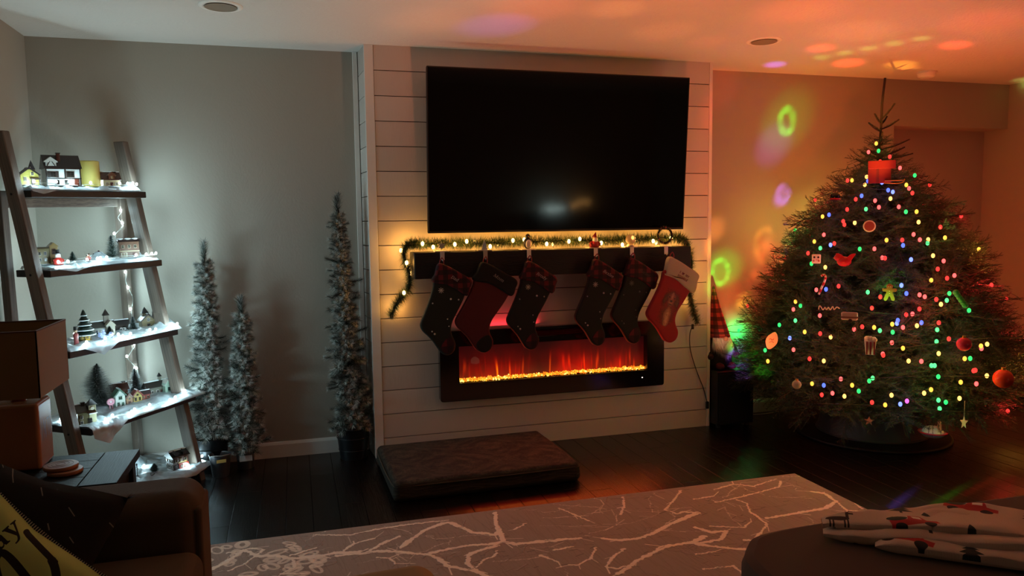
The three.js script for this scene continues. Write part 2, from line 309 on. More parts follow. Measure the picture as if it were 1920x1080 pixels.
{
  const t = thing('ladder_shelf', 'five-tier ladder shelf with grey posts and dark boards standing across the corner', 'shelf');
  t.position.copy(FOOT); t.quaternion.copy(rackTurn);
  const post = mat(0xa08c7c, 0.6, { map: again(grain, 0.4, 2), bumpMap: again(grainBump, 1, 2), bumpScale: 0.0006 });
  const board = mat(0x35190f, 0.5, { map: again(grain, 1, 1), bumpMap: again(grainBump, 1, 1), bumpScale: 0.0008 });
  for (const u of [-0.022, UL - 0.03]) {
    const back = 0;
    const g = box(0.038, 1.885, 0.072, 0, 0.9325, 0, 0.006), p = g.attributes.position;
    for (let i = 0; i < p.count; i++) p.setZ(i, p.getZ(i) - 0.036 + back - 0.2 * p.getY(i));
    g.translate(u, 0, 0); g.computeVertexNormals();
    const leg = part('front_leg', g, post, t);
    for (const [y] of SHELF) part('screw_cover', move(cyl(0.006, 0.006, 0.003, 0, 0, 0, 10), u - 0.0195, y + 0.016, back - 0.04 - 0.2 * y, 0, 0, Math.PI / 2), M.darkMetal, leg);
    part('rear_post', box(0.036, 1.6, 0.05, u, 0.8, -0.452, 0.005), post, t);
  }
  SHELF.forEach(([y, w]) => part('shelf_board', span(UL, UR, y, y + THICK, WB, w, 0.004), board, t));
  part('rear_rail', span(UL, -0.04, 1.52, 1.566, -0.47, -0.445, 0.003), post, t);
}
// ------------------------------------------------------------------ crinkled snow cloths on the shelves
const RAISE = [0.03, 0.024, 0.014, 0.006, 0.008];
const snowMat = mat(0xb4c0c4, 0.35, { transmission: 0.3, thickness: 0, side: THREE.DoubleSide });
function crinkle(x, y, s) { return Math.abs(noise.noise(x * 9, y * 9, s)) + 0.55 * Math.abs(noise.noise(x * 21 + 3, y * 19, s + 5)) + 0.3 * Math.abs(noise.noise(x * 44, y * 40, s + 9)); }
function snowCloth(i, label, u0, u1, hang, heaps) {
  const [y0, wf] = SHELF[i], nu = 90, nw = 34, pos = [], idx = [], wb = WB + 0.006;
  for (let a = 0; a <= nu; a++) for (let b = 0; b <= nw; b++) {
    const u = u0 + (u1 - u0) * a / nu, f = b / nw, over = hang(u), L = wf - wb + over, s = f * L;
    let w = wb + Math.min(s, wf - wb), y = y0 + THICK + 0.002;
    const c = crinkle(u, s, i * 7.3), beyond = s - (wf - wb);
    y += RAISE[i] * 0.3 + 0.022 * c;
    for (const [hu0, hw0, hr, hh] of heaps) { const [hu, hw] = seat(i, hu0, hw0); const q = ((u - hu) ** 2 + (w - hw) ** 2) / (hr * hr); y += hh * Math.exp(-q * 2) * (0.7 + 0.6 * c); }
    if (beyond > 0) { w += 0.012 + 0.02 * c * Math.min(1, beyond * 20); y = y0 + THICK + RAISE[i] * 0.3 - beyond * 0.95; }
    if (f < 0.02 || a === 0 || a === nu) y = Math.max(y0 + THICK + 0.001, y - RAISE[i] * 0.5 * (beyond > 0 ? 0 : 1));
    pos.push(u, y, w);
    if (a < nu && b < nw) { const k = a * (nw + 1) + b; idx.push(k, k + 1, k + nw + 1, k + 1, k + nw + 2, k + nw + 1); }
  }
  const g = new THREE.BufferGeometry(); g.setAttribute('position', new THREE.Float32BufferAttribute(pos, 3)); g.setIndex(idx); g.computeVertexNormals();
  const t = tag(part('snow_cloth', g, snowMat, scene), label, 'snow cloth', 'snow cloths on the ladder shelf');
  t.position.copy(FOOT); t.quaternion.copy(rackTurn);
}
const tri = (u, c, h, w) => Math.max(0, h * (1 - Math.abs(u - c) / w));
snowCloth(0, 'crinkled white snow cloth under the half-timbered house on the top shelf', -0.68, -0.03, (u) => 0.008 + tri(u, -0.62, 0.02, 0.08), [[-0.03, -0.38, 0.06, 0.035]]);
snowCloth(1, 'crinkled white snow cloth under the figures on the second shelf from the top', -0.66, -0.015, (u) => 0.004 + tri(u, -0.55, 0.02, 0.1), [[-0.02, -0.37, 0.06, 0.055], [-0.27, -0.4, 0.09, 0.025]]);
snowCloth(2, 'crinkled white snow cloth under the church on the middle shelf', -0.68, 0.03, (u) => 0.004 + tri(u, -0.5, 0.05, 0.1), [[0.0, -0.24, 0.07, 0.05]]);
snowCloth(3, 'crinkled white snow cloth draped over the left corner of the fourth shelf', -0.68, 0.075, (u) => 0.012 + tri(u, -0.6, 0.085, 0.13), [[-0.02, -0.35, 0.06, 0.03]]);
snowCloth(4, 'crinkled white snow cloth spread on the lowest shelf by the floor', -0.6, 0.03, (u) => 0.012 + tri(u, -0.1, 0.02, 0.1), [[-0.2, -0.38, 0.12, 0.06], [0.0, -0.2, 0.06, 0.03]]);

// ------------------------------------------------------------------ the ceramic village
const top = (i) => SHELF[i][0] + THICK + RAISE[i] * 0.8;
function villageThing(name, label, category, i, u, w, turn = 0, group) { const [a, b] = seat(i, u, w); return onShelf(thing(name, label, category, [0, 0, 0], 0, group), a, top(i), b, turn); }
const paint = (hex) => mat(new THREE.Color(hex).multiplyScalar(0.62).getHex(), 0.35), snow = mat(0xdfe8ea, 0.5), litPane = glow(C(1, 0.75, 0.35), 0.12), darkPane = mat(0x15130f, 0.2);
function gable(w, d, h, over = 0.006) {                     // solid pitched roof, ridge along x
  return extrude([[-d / 2 - over, 0], [d / 2 + over, 0], [d / 2 + over * 0.8, 0.004], [0, h], [-d / 2 - over * 0.8, 0.004]], w + over * 2).rotateY(Math.PI / 2);
}
function pane(t, w, h, x, y, z, turn = 0, frame = 0xe8e4d8, lit = darkPane) {
  const f = part('window', move(box(w, h, 0.004, 0, 0, 0, 0.001), x, y, z, turn), paint(frame), t), c = Math.cos(turn), s = Math.sin(turn);
  part('pane', move(merge([box(w * 0.32, h * 0.36, 0.002, -w * 0.2, h * 0.21), box(w * 0.32, h * 0.36, 0.002, w * 0.2, h * 0.21), box(w * 0.32, h * 0.36, 0.002, -w * 0.2, -h * 0.21), box(w * 0.32, h * 0.36, 0.002, w * 0.2, -h * 0.21)]), x + 0.0022 * s, y, z + 0.0022 * c, turn), lit, f);
}
function house(t, o) {      // walls, roof with snow along the ridge, chimney, windows, door
  const { w, d, h, rh, wall, roof, ridge = 'x' } = o, wm = paint(wall);
  if (ridge === 'x') {
    part('wall', [box(w, h, d, 0, h / 2, 0, 0.002), gable(w - 0.006, d - 0.006, rh - 0.004, 0).translate(0, h, 0)], wm, t);
    const r = part('roof', gable(w, d, rh, 0.007).translate(0, h, 0), paint(roof), t);
    if (o.snow !== false) part('roof_snow', move(box(w + 0.01, 0.005, d * 0.22, 0, 0, 0, 0.002), 0, h + rh - 0.001, 0), snow, r);
  } else {
    part('wall', [box(w, h, d, 0, h / 2, 0, 0.002), gable(d - 0.004, w - 0.006, rh - 0.004, 0).rotateY(Math.PI / 2).translate(0, h, 0.001)], wm, t);
    const r = part('roof', [extrude([[-w / 2 - 0.008, -0.004], [-w / 2 - 0.004, -0.008], [0, rh - 0.006], [w / 2 + 0.004, -0.008], [w / 2 + 0.008, -0.004], [0, rh + 0.004]], d + 0.014).translate(0, h + 0.004, 0)], paint(roof), t);
    if (o.snow !== false) part('roof_snow', box(w * 0.2, 0.005, d + 0.012, 0, h + rh + 0.004, 0, 0.002), snow, r);
  }
  if (o.chimney) { const [x, z, ch] = o.chimney, c = part('chimney', box(0.016, ch, 0.014, x, h + rh * 0.6 + ch / 2 - 0.01, z, 0.001), paint(o.chimneyColor ?? 0x6a4034), t); part('chimney_cap', box(0.02, 0.005, 0.018, x, h + rh * 0.6 + ch - 0.01, z, 0.001), paint(0x2a211c), c); }
  for (const [x, y, ww, hh, lit] of o.front ?? []) pane(t, ww, hh, x, y, d / 2 + 0.001, 0, o.frame, lit ? litPane : darkPane);
  for (const [z, y, ww, hh, lit] of o.right ?? []) pane(t, ww, hh, w / 2 + 0.001, y, z, Math.PI / 2, o.frame, lit ? litPane : darkPane);
  if (o.door) { const [x, ww, hh] = o.door, dr = part('door', box(ww, hh, 0.005, x, hh / 2, d / 2 + 0.001, 0.001), paint(o.doorColor ?? 0x5a2a1c), t); part('door_knob', ball(0.0015, x + ww * 0.3, hh * 0.48, d / 2 + 0.0045, 6), M.silver, dr); }
  if (o.base !== false) part('base', lathe([[0, 0.004], [0.5, 0.004], [0.53, 0], [0, 0]], 18).scale(w * 1.25, 1, d * 1.35), snow, t);
}
function spire(t, name, r, h, x, y, z, hex, n = 4) { return part(name, move(new THREE.ConeGeometry(r, h, n), x, y + h / 2, z, Math.PI / 4), paint(hex), t); }
const T = -0.5;      // most pieces are turned a little towards the room
{ // top shelf
  let t = villageThing('miniature_house', 'tiny yellow Victorian house with a grey steeple at the left end of the top shelf', 'village house', 0, -0.632, -0.4, T);
  house(t, { w: 0.075, d: 0.06, h: 0.05, rh: 0.03, wall: 0xd9cf6a, roof: 0x332b2a, ridge: 'z', front: [[-0.018, 0.03, 0.014, 0.02, 1]], door: [0.012, 0.014, 0.024], frame: 0xf0ead0 });
  const tw = part('tower', box(0.026, 0.075, 0.026, 0.012, 0.0375, 0.018, 0.001), paint(0xd3c866), t); pane(tw, 0.012, 0.016, 0.012, 0.055, 0.0315, 0, 0xf0ead0);
  spire(t, 'steeple', 0.02, 0.045, 0.012, 0.075, 0.018, 0x474a50); part('porch', [box(0.04, 0.006, 0.02, 0.022, 0.03, 0.042, 0.002), cyl(0.002, 0.002, 0.03, 0.006, 0.015, 0.05, 6), cyl(0.002, 0.002, 0.03, 0.038, 0.015, 0.05, 6)], paint(0x3a2c26), t);
  t = villageThing('miniature_house', 'largest miniature house, white half-timbered walls and a dark steep roof, on the top shelf', 'village house', 0, -0.45, -0.4, T);
  house(t, { w: 0.15, d: 0.1, h: 0.085, rh: 0.068, wall: 0xd8dcd6, roof: 0x35221b, chimney: [-0.012, 0.02, 0.045], front: [[-0.045, 0.056, 0.026, 0.028], [0.03, 0.056, 0.034, 0.03], [-0.03, 0.018, 0.02, 0.022], [0.012, 0.018, 0.018, 0.022]], right: [[0, 0.055, 0.03, 0.03]], door: [0.055, 0.02, 0.034], frame: 0x37261e, snow: false });
  part('timber_frame', [box(0.154, 0.005, 0.003, 0, 0.036, 0.0515), box(0.154, 0.005, 0.003, 0, 0.084, 0.0515), box(0.005, 0.085, 0.004, -0.0735, 0.0425, 0.051), box(0.005, 0.085, 0.004, 0.0735, 0.0425, 0.051), box(0.005, 0.05, 0.003, 0.008, 0.06, 0.0515), box(0.003, 0.005, 0.104, 0.0765, 0.036, 0), box(0.003, 0.005, 0.104, 0.0765, 0.084, 0)], paint(0x2a1a14), t);
  for (const x of [-0.064, -0.026]) part('shutter', box(0.011, 0.03, 0.003, x, 0.056, 0.052), paint(0x2c2019), t);
  const dm = part('dormer', [box(0.045, 0.03, 0.05, -0.05, 0.1, 0.024), gable(0.05, 0.05, 0.026, 0.005).rotateY(Math.PI / 2).translate(-0.05, 0.115, 0.022)], paint(0xcfcfc4), t);
  part('timber_frame', [move(box(0.003, 0.034, 0.003), -0.062, 0.105, 0.0505, 0, 0, -0.5), move(box(0.003, 0.034, 0.003), -0.038, 0.105, 0.0505, 0, 0, 0.5), box(0.05, 0.004, 0.003, -0.05, 0.088, 0.0505)], paint(0x2a1a14), dm);
  t = villageThing('pillar_candle', 'pale yellow flameless pillar candle beside the half-timbered house', 'candle', 0, -0.262, -0.42);
  part('wax', lathe([[0, 0], [0.046, 0], [0.049, 0.004], [0.049, 0.128], [0.046, 0.134], [0.04, 0.13], [0.036, 0.118], [0, 0.114]], 36), mat(0xd9c96e, 0.45, { transmission: 0.25, thickness: 0 }), t);
  part('wick', cyl(0.0015, 0.002, 0.016, 0, 0.122, 0, 8), mat(0x2a2118, 0.8), t);
  t = villageThing('miniature_house', 'small brown cottage with a layered roof beside the yellow candle', 'village house', 0, -0.171, -0.38, T);
  house(t, { w: 0.08, d: 0.06, h: 0.036, rh: 0.045, wall: 0xd8c79a, roof: 0x5d3a2a, front: [[-0.022, 0.016, 0.014, 0.016, 1], [0.024, 0.016, 0.014, 0.016, 1]], door: [0, 0.013, 0.024], chimney: [0.02, 0, 0.026] });
  const g2 = part('dormer', [box(0.03, 0.022, 0.03, 0.002, 0.046, 0.02), gable(0.034, 0.034, 0.022, 0.004).rotateY(Math.PI / 2).translate(0.002, 0.057, 0.02)], paint(0x8a5c44), t); pane(g2, 0.01, 0.012, 0.002, 0.05, 0.0365, 0, 0xe8d8a8, litPane);
  part('awning', box(0.084, 0.004, 0.016, 0, 0.037, 0.036, 0.001), paint(0x6b3a2a), t);
}
{ // second shelf
  let t = villageThing('miniature_house', 'tan two-storey building with a gabled tower at the left of the second shelf', 'village house', 1, -0.592, -0.4, T);
  house(t, { w: 0.062, d: 0.055, h: 0.078, rh: 0.008, wall: 0x9c8a58, roof: 0x6a5c42, snow: false, front: [[-0.018, 0.055, 0.012, 0.016], [0.006, 0.055, 0.012, 0.016], [-0.018, 0.025, 0.012, 0.016], [0.006, 0.025, 0.012, 0.016]] });
  const tw = part('tower', [box(0.034, 0.085, 0.05, 0.042, 0.0425, 0.01, 0.001), gable(0.05, 0.034, 0.022, 0.003).rotateY(Math.PI / 2).translate(0.042, 0.085, 0.01)], paint(0xa8905c), t); pane(tw, 0.018, 0.026, 0.042, 0.062, 0.0365, 0, 0x5c2c22); pane(tw, 0.018, 0.02, 0.042, 0.022, 0.0365, 0, 0xcfc08a);
  t = villageThing('snowman_figurine', 'little snowman figurine in a red coat and black top hat on the second shelf', 'figurine', 1, -0.602, -0.29, T);
  part('coat', lathe([[0, 0], [0.02, 0], [0.022, 0.006], [0.019, 0.024], [0.011, 0.038], [0, 0.04]], 18), paint(0x9c2a22), t);
  const hd = part('head', ball(0.0115, 0, 0.046, 0), paint(0xf0eee8), t); part('nose', move(new THREE.ConeGeometry(0.002, 0.008, 8), 0, 0.046, 0.014, 0, Math.PI / 2), paint(0xd06a20), hd);
  for (const x of [-0.004, 0.004]) part('eye', ball(0.0015, x, 0.049, 0.0105, 6), M.black, hd);
  part('top_hat', [cyl(0.014, 0.014, 0.002, 0, 0.056, 0), cyl(0.0085, 0.0085, 0.018, 0, 0.065, 0)], M.black, t);
  for (const s of [-1, 1]) part('arm', tube([[s * 0.012, 0.03, 0], [s * 0.019, 0.024, 0.006], [s * 0.02, 0.016, 0.01]], 0.004, 8, 6), paint(0x8c241e), t);
  part('scarf', new THREE.TorusGeometry(0.0095, 0.003, 6, 16).rotateX(Math.PI / 2).translate(0, 0.038, 0), paint(0xe6e2d6), t);
  const person = (label, i, u, w, coat, hgt = 0.036, group) => {
    const p = villageThing('person_figurine', label, 'figurine', i, u, w, T, group), k = hgt / 0.036;
    part('coat', lathe([[0, 0.008], [0.008, 0.008], [0.0085, 0.011], [0.006, 0.022], [0.0035, 0.027], [0, 0.028]], 12).scale(k, k, k), paint(coat), p);
    part('head', ball(0.0042, 0, 0.031 * k, 0, 10), paint(0xd8b08c), p);
    part('hat', lathe([[0.0048, 0.032], [0.005, 0.033], [0.0035, 0.037], [0, 0.039]], 10).scale(k, k, k), paint(0x3a1c1a), p);
    for (const s of [-1, 1]) { part('leg', cyl(0.0024, 0.002, 0.009, s * 0.003, 0.0045, 0, 8), M.black, p); part('arm', tube([[s * 0.0045, 0.023 * k, 0], [s * 0.0085, 0.018 * k, 0.002], [s * 0.008, 0.012 * k, 0.004]], 0.0018, 6, 5), paint(coat), p); }
    return p;
  };
  person('tiny carol singer in a red coat by the snow mound on the second shelf', 1, -0.4, -0.33, 0xa8322a, 0.032);
  person('tiny figure in a pink coat on the snow mound on the second shelf', 1, -0.375, -0.345, 0xc87a6e, 0.038);
  person('taller of two tiny dark-coated figures on the snow mound on the second shelf', 1, -0.262, -0.4, 0x2a3a34, 0.046);
  person('shorter of two tiny dark-coated figures on the snow mound', 1, -0.295, -0.4, 0x33312e, 0.034);
  t = villageThing('miniature_house', 'brown flat-roofed shop with three upper windows at the right of the second shelf', 'village house', 1, -0.1, -0.36, -0.65);
  house(t, { w: 0.098, d: 0.055, h: 0.088, rh: 0.01, wall: 0x7a5640, roof: 0x241815, snow: false, front: [[-0.03, 0.062, 0.014, 0.018], [0, 0.062, 0.014, 0.018], [0.03, 0.062, 0.014, 0.018], [-0.026, 0.018, 0.03, 0.022, 1]], right: [[0, 0.06, 0.014, 0.018]], door: [0.022, 0.014, 0.028], frame: 0xe8dcc0 });
  part('parapet', [box(0.106, 0.012, 0.006, 0, 0.096, 0.03, 0.001), box(0.006, 0.012, 0.06, 0.05, 0.096, 0, 0.001), box(0.006, 0.012, 0.06, -0.05, 0.096, 0, 0.001)], paint(0x2c1c17), t);
  for (const x of [-0.042, -0.004, 0.032]) part('roof_snow', ball(0.011, x, 0.103, 0.026, 10).scale(1.5, 0.5, 1).translate(-x * 0.5, 0.0515, 0), snow, t);
  part('shop_band', box(0.1, 0.005, 0.004, 0, 0.037, 0.029), paint(0xcdbb92), t);
}
{ // middle shelf
  const p = villageThing('nutcracker_figurine', 'small figurine in a red coat partly behind the lamp shade on the middle shelf', 'figurine', 2, -0.575, -0.25, T);
  part('coat', lathe([[0, 0], [0.011, 0], [0.01, 0.03], [0.012, 0.05], [0.006, 0.058], [0, 0.058]], 14), paint(0xa04a48), p); part('head', ball(0.0085, 0, 0.066, 0, 10), paint(0xd8b08c), p); part('hat', cyl(0.008, 0.009, 0.018, 0, 0.08, 0, 12), M.black, p);
  let t = villageThing('tree_house', 'tiered tree-shaped shop with a yellow door and snow on its branches on the middle shelf', 'village house', 2, -0.495, -0.28, T);
  part('wall', lathe([[0, 0], [0.03, 0], [0.027, 0.04], [0, 0.042]], 10), paint(0x6e5a2c), t);
  for (let k = 0; k < 5; k++) { const r = 0.05 - k * 0.0088, y = 0.036 + k * 0.024; const b = part('branch_tier', lathe([[0, 0.03], [r * 0.4, 0.022], [r, 0.0], [r * 0.97, -0.005], [r * 0.5, 0.001], [0, 0.004]], 12).translate(0, y, 0), paint(0x1d3026), t); part('snow_edge', new THREE.TorusGeometry(r * 0.96, 0.0025, 5, 20).rotateX(Math.PI / 2).translate(0, y - 0.001, 0), snow, b); }
  const dr = part('door', box(0.018, 0.032, 0.006, 0.004, 0.016, 0.028, 0.001), paint(0xe0b428), t); pane(dr, 0.01, 0.01, 0.004, 0.023, 0.032, 0, 0xb88c1c, litPane);
  pane(t, 0.012, 0.014, -0.02, 0.022, 0.023, -0.6, 0xe8d060, litPane);
  t = villageThing('miniature_church', 'grey church with a pointed steeple over its porch on the middle shelf', 'village house', 2, -0.314, -0.36, T);
  house(t, { w: 0.1, d: 0.055, h: 0.042, rh: 0.034, wall: 0xb5b19c, roof: 0x5b5850, front: [[-0.034, 0.022, 0.012, 0.022], [-0.012, 0.022, 0.012, 0.022]], right: [[0, 0.022, 0.016, 0.022]] });
  const nave = part('porch', [box(0.04, 0.05, 0.03, 0.028, 0.025, 0.036, 0.001), gable(0.034, 0.04, 0.03, 0.004).rotateY(Math.PI / 2).translate(0.028, 0.05, 0.036)], paint(0xc8c2aa), t);
  for (const x of [0.016, 0.028, 0.04]) part('column', cyl(0.0025, 0.0025, 0.03, x, 0.015, 0.053, 8), paint(0xefe8cc), nave);
  part('belfry', box(0.022, 0.04, 0.022, 0.016, 0.085, 0.016, 0.001), paint(0x8e8676), t); spire(t, 'steeple', 0.022, 0.034, 0.016, 0.104, 0.016, 0x3a332e);
  t = villageThing('glass_sleigh_figurine', 'clear glass sleigh figurine in front of the grey church', 'figurine', 2, -0.41, -0.235, -0.3);
  const clear = mat(0xdfe8ff, 0.1, { transmission: 0.75, thickness: 0, side: THREE.DoubleSide });
  part('body', extrude(smoothShape([[-0.028, 0.012], [-0.03, 0.034], [-0.02, 0.03], [-0.006, 0.018], [0.014, 0.018], [0.028, 0.03], [0.03, 0.024], [0.02, 0.01]], 40), 0.022, 0.002), clear, t);
  for (const s of [-1, 1]) part('runner', tube([[-0.03, 0.004, s * 0.012], [0, 0.003, s * 0.012], [0.026, 0.004, s * 0.012], [0.034, 0.014, s * 0.012]], 0.002, 14, 6), clear, t);
  part('passenger', [ball(0.009, -0.01, 0.032, 0, 10), ball(0.006, -0.01, 0.046, 0, 10)], clear, t);
  t = villageThing('miniature_barn', 'small dark-roofed cow shed between the two churches on the middle shelf', 'village house', 2, -0.165, -0.39, T);
  house(t, { w: 0.07, d: 0.04, h: 0.032, rh: 0.028, wall: 0x4b4038, roof: 0x2f2a27, door: [0.012, 0.018, 0.022], doorColor: 0x1d1512 });
  for (const [u, label] of [[-0.2, 'tiny black and white cow facing the church'], [-0.15, 'tiny black and white cow by the small green tree']]) {
    const c = villageThing('cow_figurine', label, 'figurine', 2, u, -0.335, u < -0.18 ? Math.PI : 0.1);
    part('body', smoothCow(), paint(0xe8e6e0), c);
    for (const [x, y, z] of [[-0.004, 0.015, 0.0055], [0.006, 0.017, -0.005], [0.002, 0.018, 0.004]]) part('patch', ball(0.0035, x, y, z, 8), M.black, c);
  }
  t = villageThing('miniature_church', 'brown stone church with two towers at the right end of the middle shelf', 'village house', 2, -0.04, -0.33, T);
  house(t, { w: 0.07, d: 0.06, h: 0.04, rh: 0.034, wall: 0x8f7d54, roof: 0x40352b, ridge: 'z', front: [[0, 0.045, 0.014, 0.018]], door: [0, 0.016, 0.024], doorColor: 0x2a1c14 });
  const a = part('tower', box(0.026, 0.08, 0.026, -0.008, 0.04, 0.0, 0.001), paint(0x6f6048), t); spire(t, 'steeple', 0.024, 0.036, -0.008, 0.08, 0.0, 0x2a2421); pane(a, 0.01, 0.014, -0.008, 0.07, 0.0135, 0, 0xb0a070);
  const b = part('tower', box(0.026, 0.078, 0.026, 0.046, 0.039, 0.002, 0.001), paint(0x3f352c), t); spire(t, 'steeple', 0.021, 0.028, 0.046, 0.078, 0.002, 0x1f1a18); pane(b, 0.01, 0.014, 0.046, 0.058, 0.0155, 0, 0x8a7a58);
  part('bush', ball(0.012, 0.064, 0.008, 0.018, 8), paint(0x26221c), t);
}
function smoothCow() {      // one continuous body: a lofted trunk with neck and muzzle, four legs
  const ringPts = [[-0.014, 0.016, 0.001], [-0.013, 0.016, 0.0055], [-0.005, 0.0155, 0.0068], [0.004, 0.0158, 0.0066], [0.010, 0.018, 0.005], [0.014, 0.022, 0.0036], [0.018, 0.0225, 0.0034], [0.022, 0.019, 0.0024], [0.0235, 0.0175, 0.0008]];
  const pos = [], idx = [], n = 10;
  ringPts.forEach(([x, y, r]) => { for (let k = 0; k < n; k++) { const a = k / n * 2 * Math.PI; pos.push(x, y + Math.cos(a) * r, Math.sin(a) * r * 0.85); } });
  for (let i = 0; i + 1 < ringPts.length; i++) for (let k = 0; k < n; k++) { const p = i * n + k, q = i * n + (k + 1) % n; idx.push(p, p + n, q, q, p + n, q + n); }
  const g = new THREE.BufferGeometry(); g.setAttribute('position', new THREE.Float32BufferAttribute(pos, 3)); g.setIndex(idx); g.computeVertexNormals();
  const legs = []; for (const x of [-0.01, 0.008]) for (const z of [-0.0035, 0.0035]) legs.push(tube([[x, 0.013, z], [x + 0.0006, 0.006, z], [x, 0, z]], 0.0017, 6, 6));
  return merge([g, ...legs]);
}
{ // fourth shelf
  let t = villageThing('miniature_house', 'dark olive clock-tower house at the left end of the fourth shelf', 'village house', 3, -0.635, -0.17, T);
  house(t, { w: 0.07, d: 0.06, h: 0.06, rh: 0.04, wall: 0x6f6746, roof: 0x4b4530, ridge: 'x', front: [[-0.018, 0.038, 0.012, 0.018], [-0.018, 0.014, 0.012, 0.016]], door: [0.018, 0.016, 0.03], doorColor: 0x201812, chimney: [-0.005, 0.005, 0.03], chimneyColor: 0x2c2a28 });
  const tw = part('tower', box(0.032, 0.092, 0.032, 0.03, 0.046, 0.016, 0.001), paint(0xb7b08c), t); part('clock_face', move(cyl(0.008, 0.008, 0.002, 0, 0, 0, 16), 0.03, 0.075, 0.033, 0, Math.PI / 2), paint(0xf0ecd8), tw); spire(t, 'tower_roof', 0.032, 0.03, 0.03, 0.092, 0.016, 0x37302a);
  part('awning', box(0.036, 0.005, 0.012, 0.03, 0.052, 0.036, 0.001), snow, tw);
  t = villageThing('lollipop_sign', 'small pink round lollipop sign in front of the tall leaning snowy tree', 'figurine', 3, -0.405, -0.245, T);
  part('candy_disc', new THREE.TorusGeometry(0.012, 0.0075, 8, 20).translate(0, 0.044, 0), paint(0xe8a0b4), t); part('centre', ball(0.007, 0, 0.044, 0, 10).scale(1, 1, 0.6), paint(0xf4dfe4), t);
  for (const x of [-0.006, 0.006]) part('stick', cyl(0.0022, 0.0022, 0.032, x, 0.016, 0, 8), paint(0xc9788c), t);
  const row = [
    ['white gabled house with green trim left of the brick house on the fourth shelf', -0.335, -0.262, { w: 0.046, d: 0.05, h: 0.062, rh: 0.03, wall: 0xd6e4d8, roof: 0x4f7a62, ridge: 'z', front: [[0, 0.05, 0.018, 0.018], [-0.011, 0.02, 0.012, 0.018]], door: [0.011, 0.011, 0.026], frame: 0x5a8a6e, doorColor: 0x3c6a52 }],
    ['tall red-brick house with a brown roof in the middle of the fourth shelf', -0.262, -0.34, { w: 0.078, d: 0.06, h: 0.07, rh: 0.036, wall: 0x8a5340, roof: 0x5a3524, front: [[-0.02, 0.048, 0.012, 0.018], [0.016, 0.048, 0.012, 0.018]], chimney: [0.026, 0, 0.026], frame: 0xe0c8a0 }],
    ['tan shop with arched doorway between the white-green house and the yellow house', -0.292, -0.242, { w: 0.032, d: 0.03, h: 0.038, rh: 0.02, wall: 0xb58a64, roof: 0x6a3e2e, ridge: 'z', front: [[0, 0.036, 0.01, 0.01]], door: [0, 0.012, 0.022], frame: 0xe8dcbc }],
    ['narrow yellow gabled house in the row on the fourth shelf', -0.245, -0.235, { w: 0.042, d: 0.036, h: 0.042, rh: 0.026, wall: 0xcdb565, roof: 0x9c4a3c, ridge: 'z', front: [[-0.01, 0.024, 0.01, 0.018], [0.01, 0.024, 0.01, 0.018], [0, 0.046, 0.01, 0.01]], frame: 0x6a5426 }],
    ['little red stall with a dark roof right of the yellow house', -0.175, -0.252, { w: 0.046, d: 0.036, h: 0.03, rh: 0.022, wall: 0xa8463a, roof: 0x3c2320, front: [[-0.01, 0.016, 0.014, 0.014, 1], [0.012, 0.016, 0.01, 0.014]], frame: 0xd8c0a0 }],
  ];
  for (const [label, u, w, o] of row) house(villageThing('miniature_house', label, 'village house', 3, u, w, T), o);
  t = villageThing('miniature_house', 'long grey-roofed cottage with a pale green gable at the right of the fourth shelf', 'village house', 3, -0.055, -0.28, T + 0.2);
  house(t, { w: 0.13, d: 0.05, h: 0.042, rh: 0.034, wall: 0x6d6f5a, roof: 0x3d3a34, front: [[-0.04, 0.02, 0.014, 0.016], [-0.01, 0.02, 0.014, 0.016]], door: [0.012, 0.012, 0.026] });
  const wing = part('gable_wing', [box(0.042, 0.048, 0.05, 0.04, 0.024, 0.03, 0.001), gable(0.05, 0.042, 0.028, 0.004).rotateY(Math.PI / 2).translate(0.04, 0.048, 0.03)], paint(0xa8c0ac), t);
  part('gable_roof', extrude([[-0.026, -0.002], [0, 0.03], [0.026, -0.002], [0.023, -0.004], [0, 0.025], [-0.023, -0.004]], 0.056).translate(0.04, 0.05, 0.03), paint(0xe6e2d4), wing); pane(wing, 0.014, 0.02, 0.04, 0.028, 0.056, 0, 0x3d6a58);
  part('belfry', box(0.014, 0.024, 0.014, 0.018, 0.085, 0.0, 0.001), paint(0x8a8878), t); spire(t, 'steeple', 0.015, 0.022, 0.018, 0.096, 0.0, 0x201c1a);
}
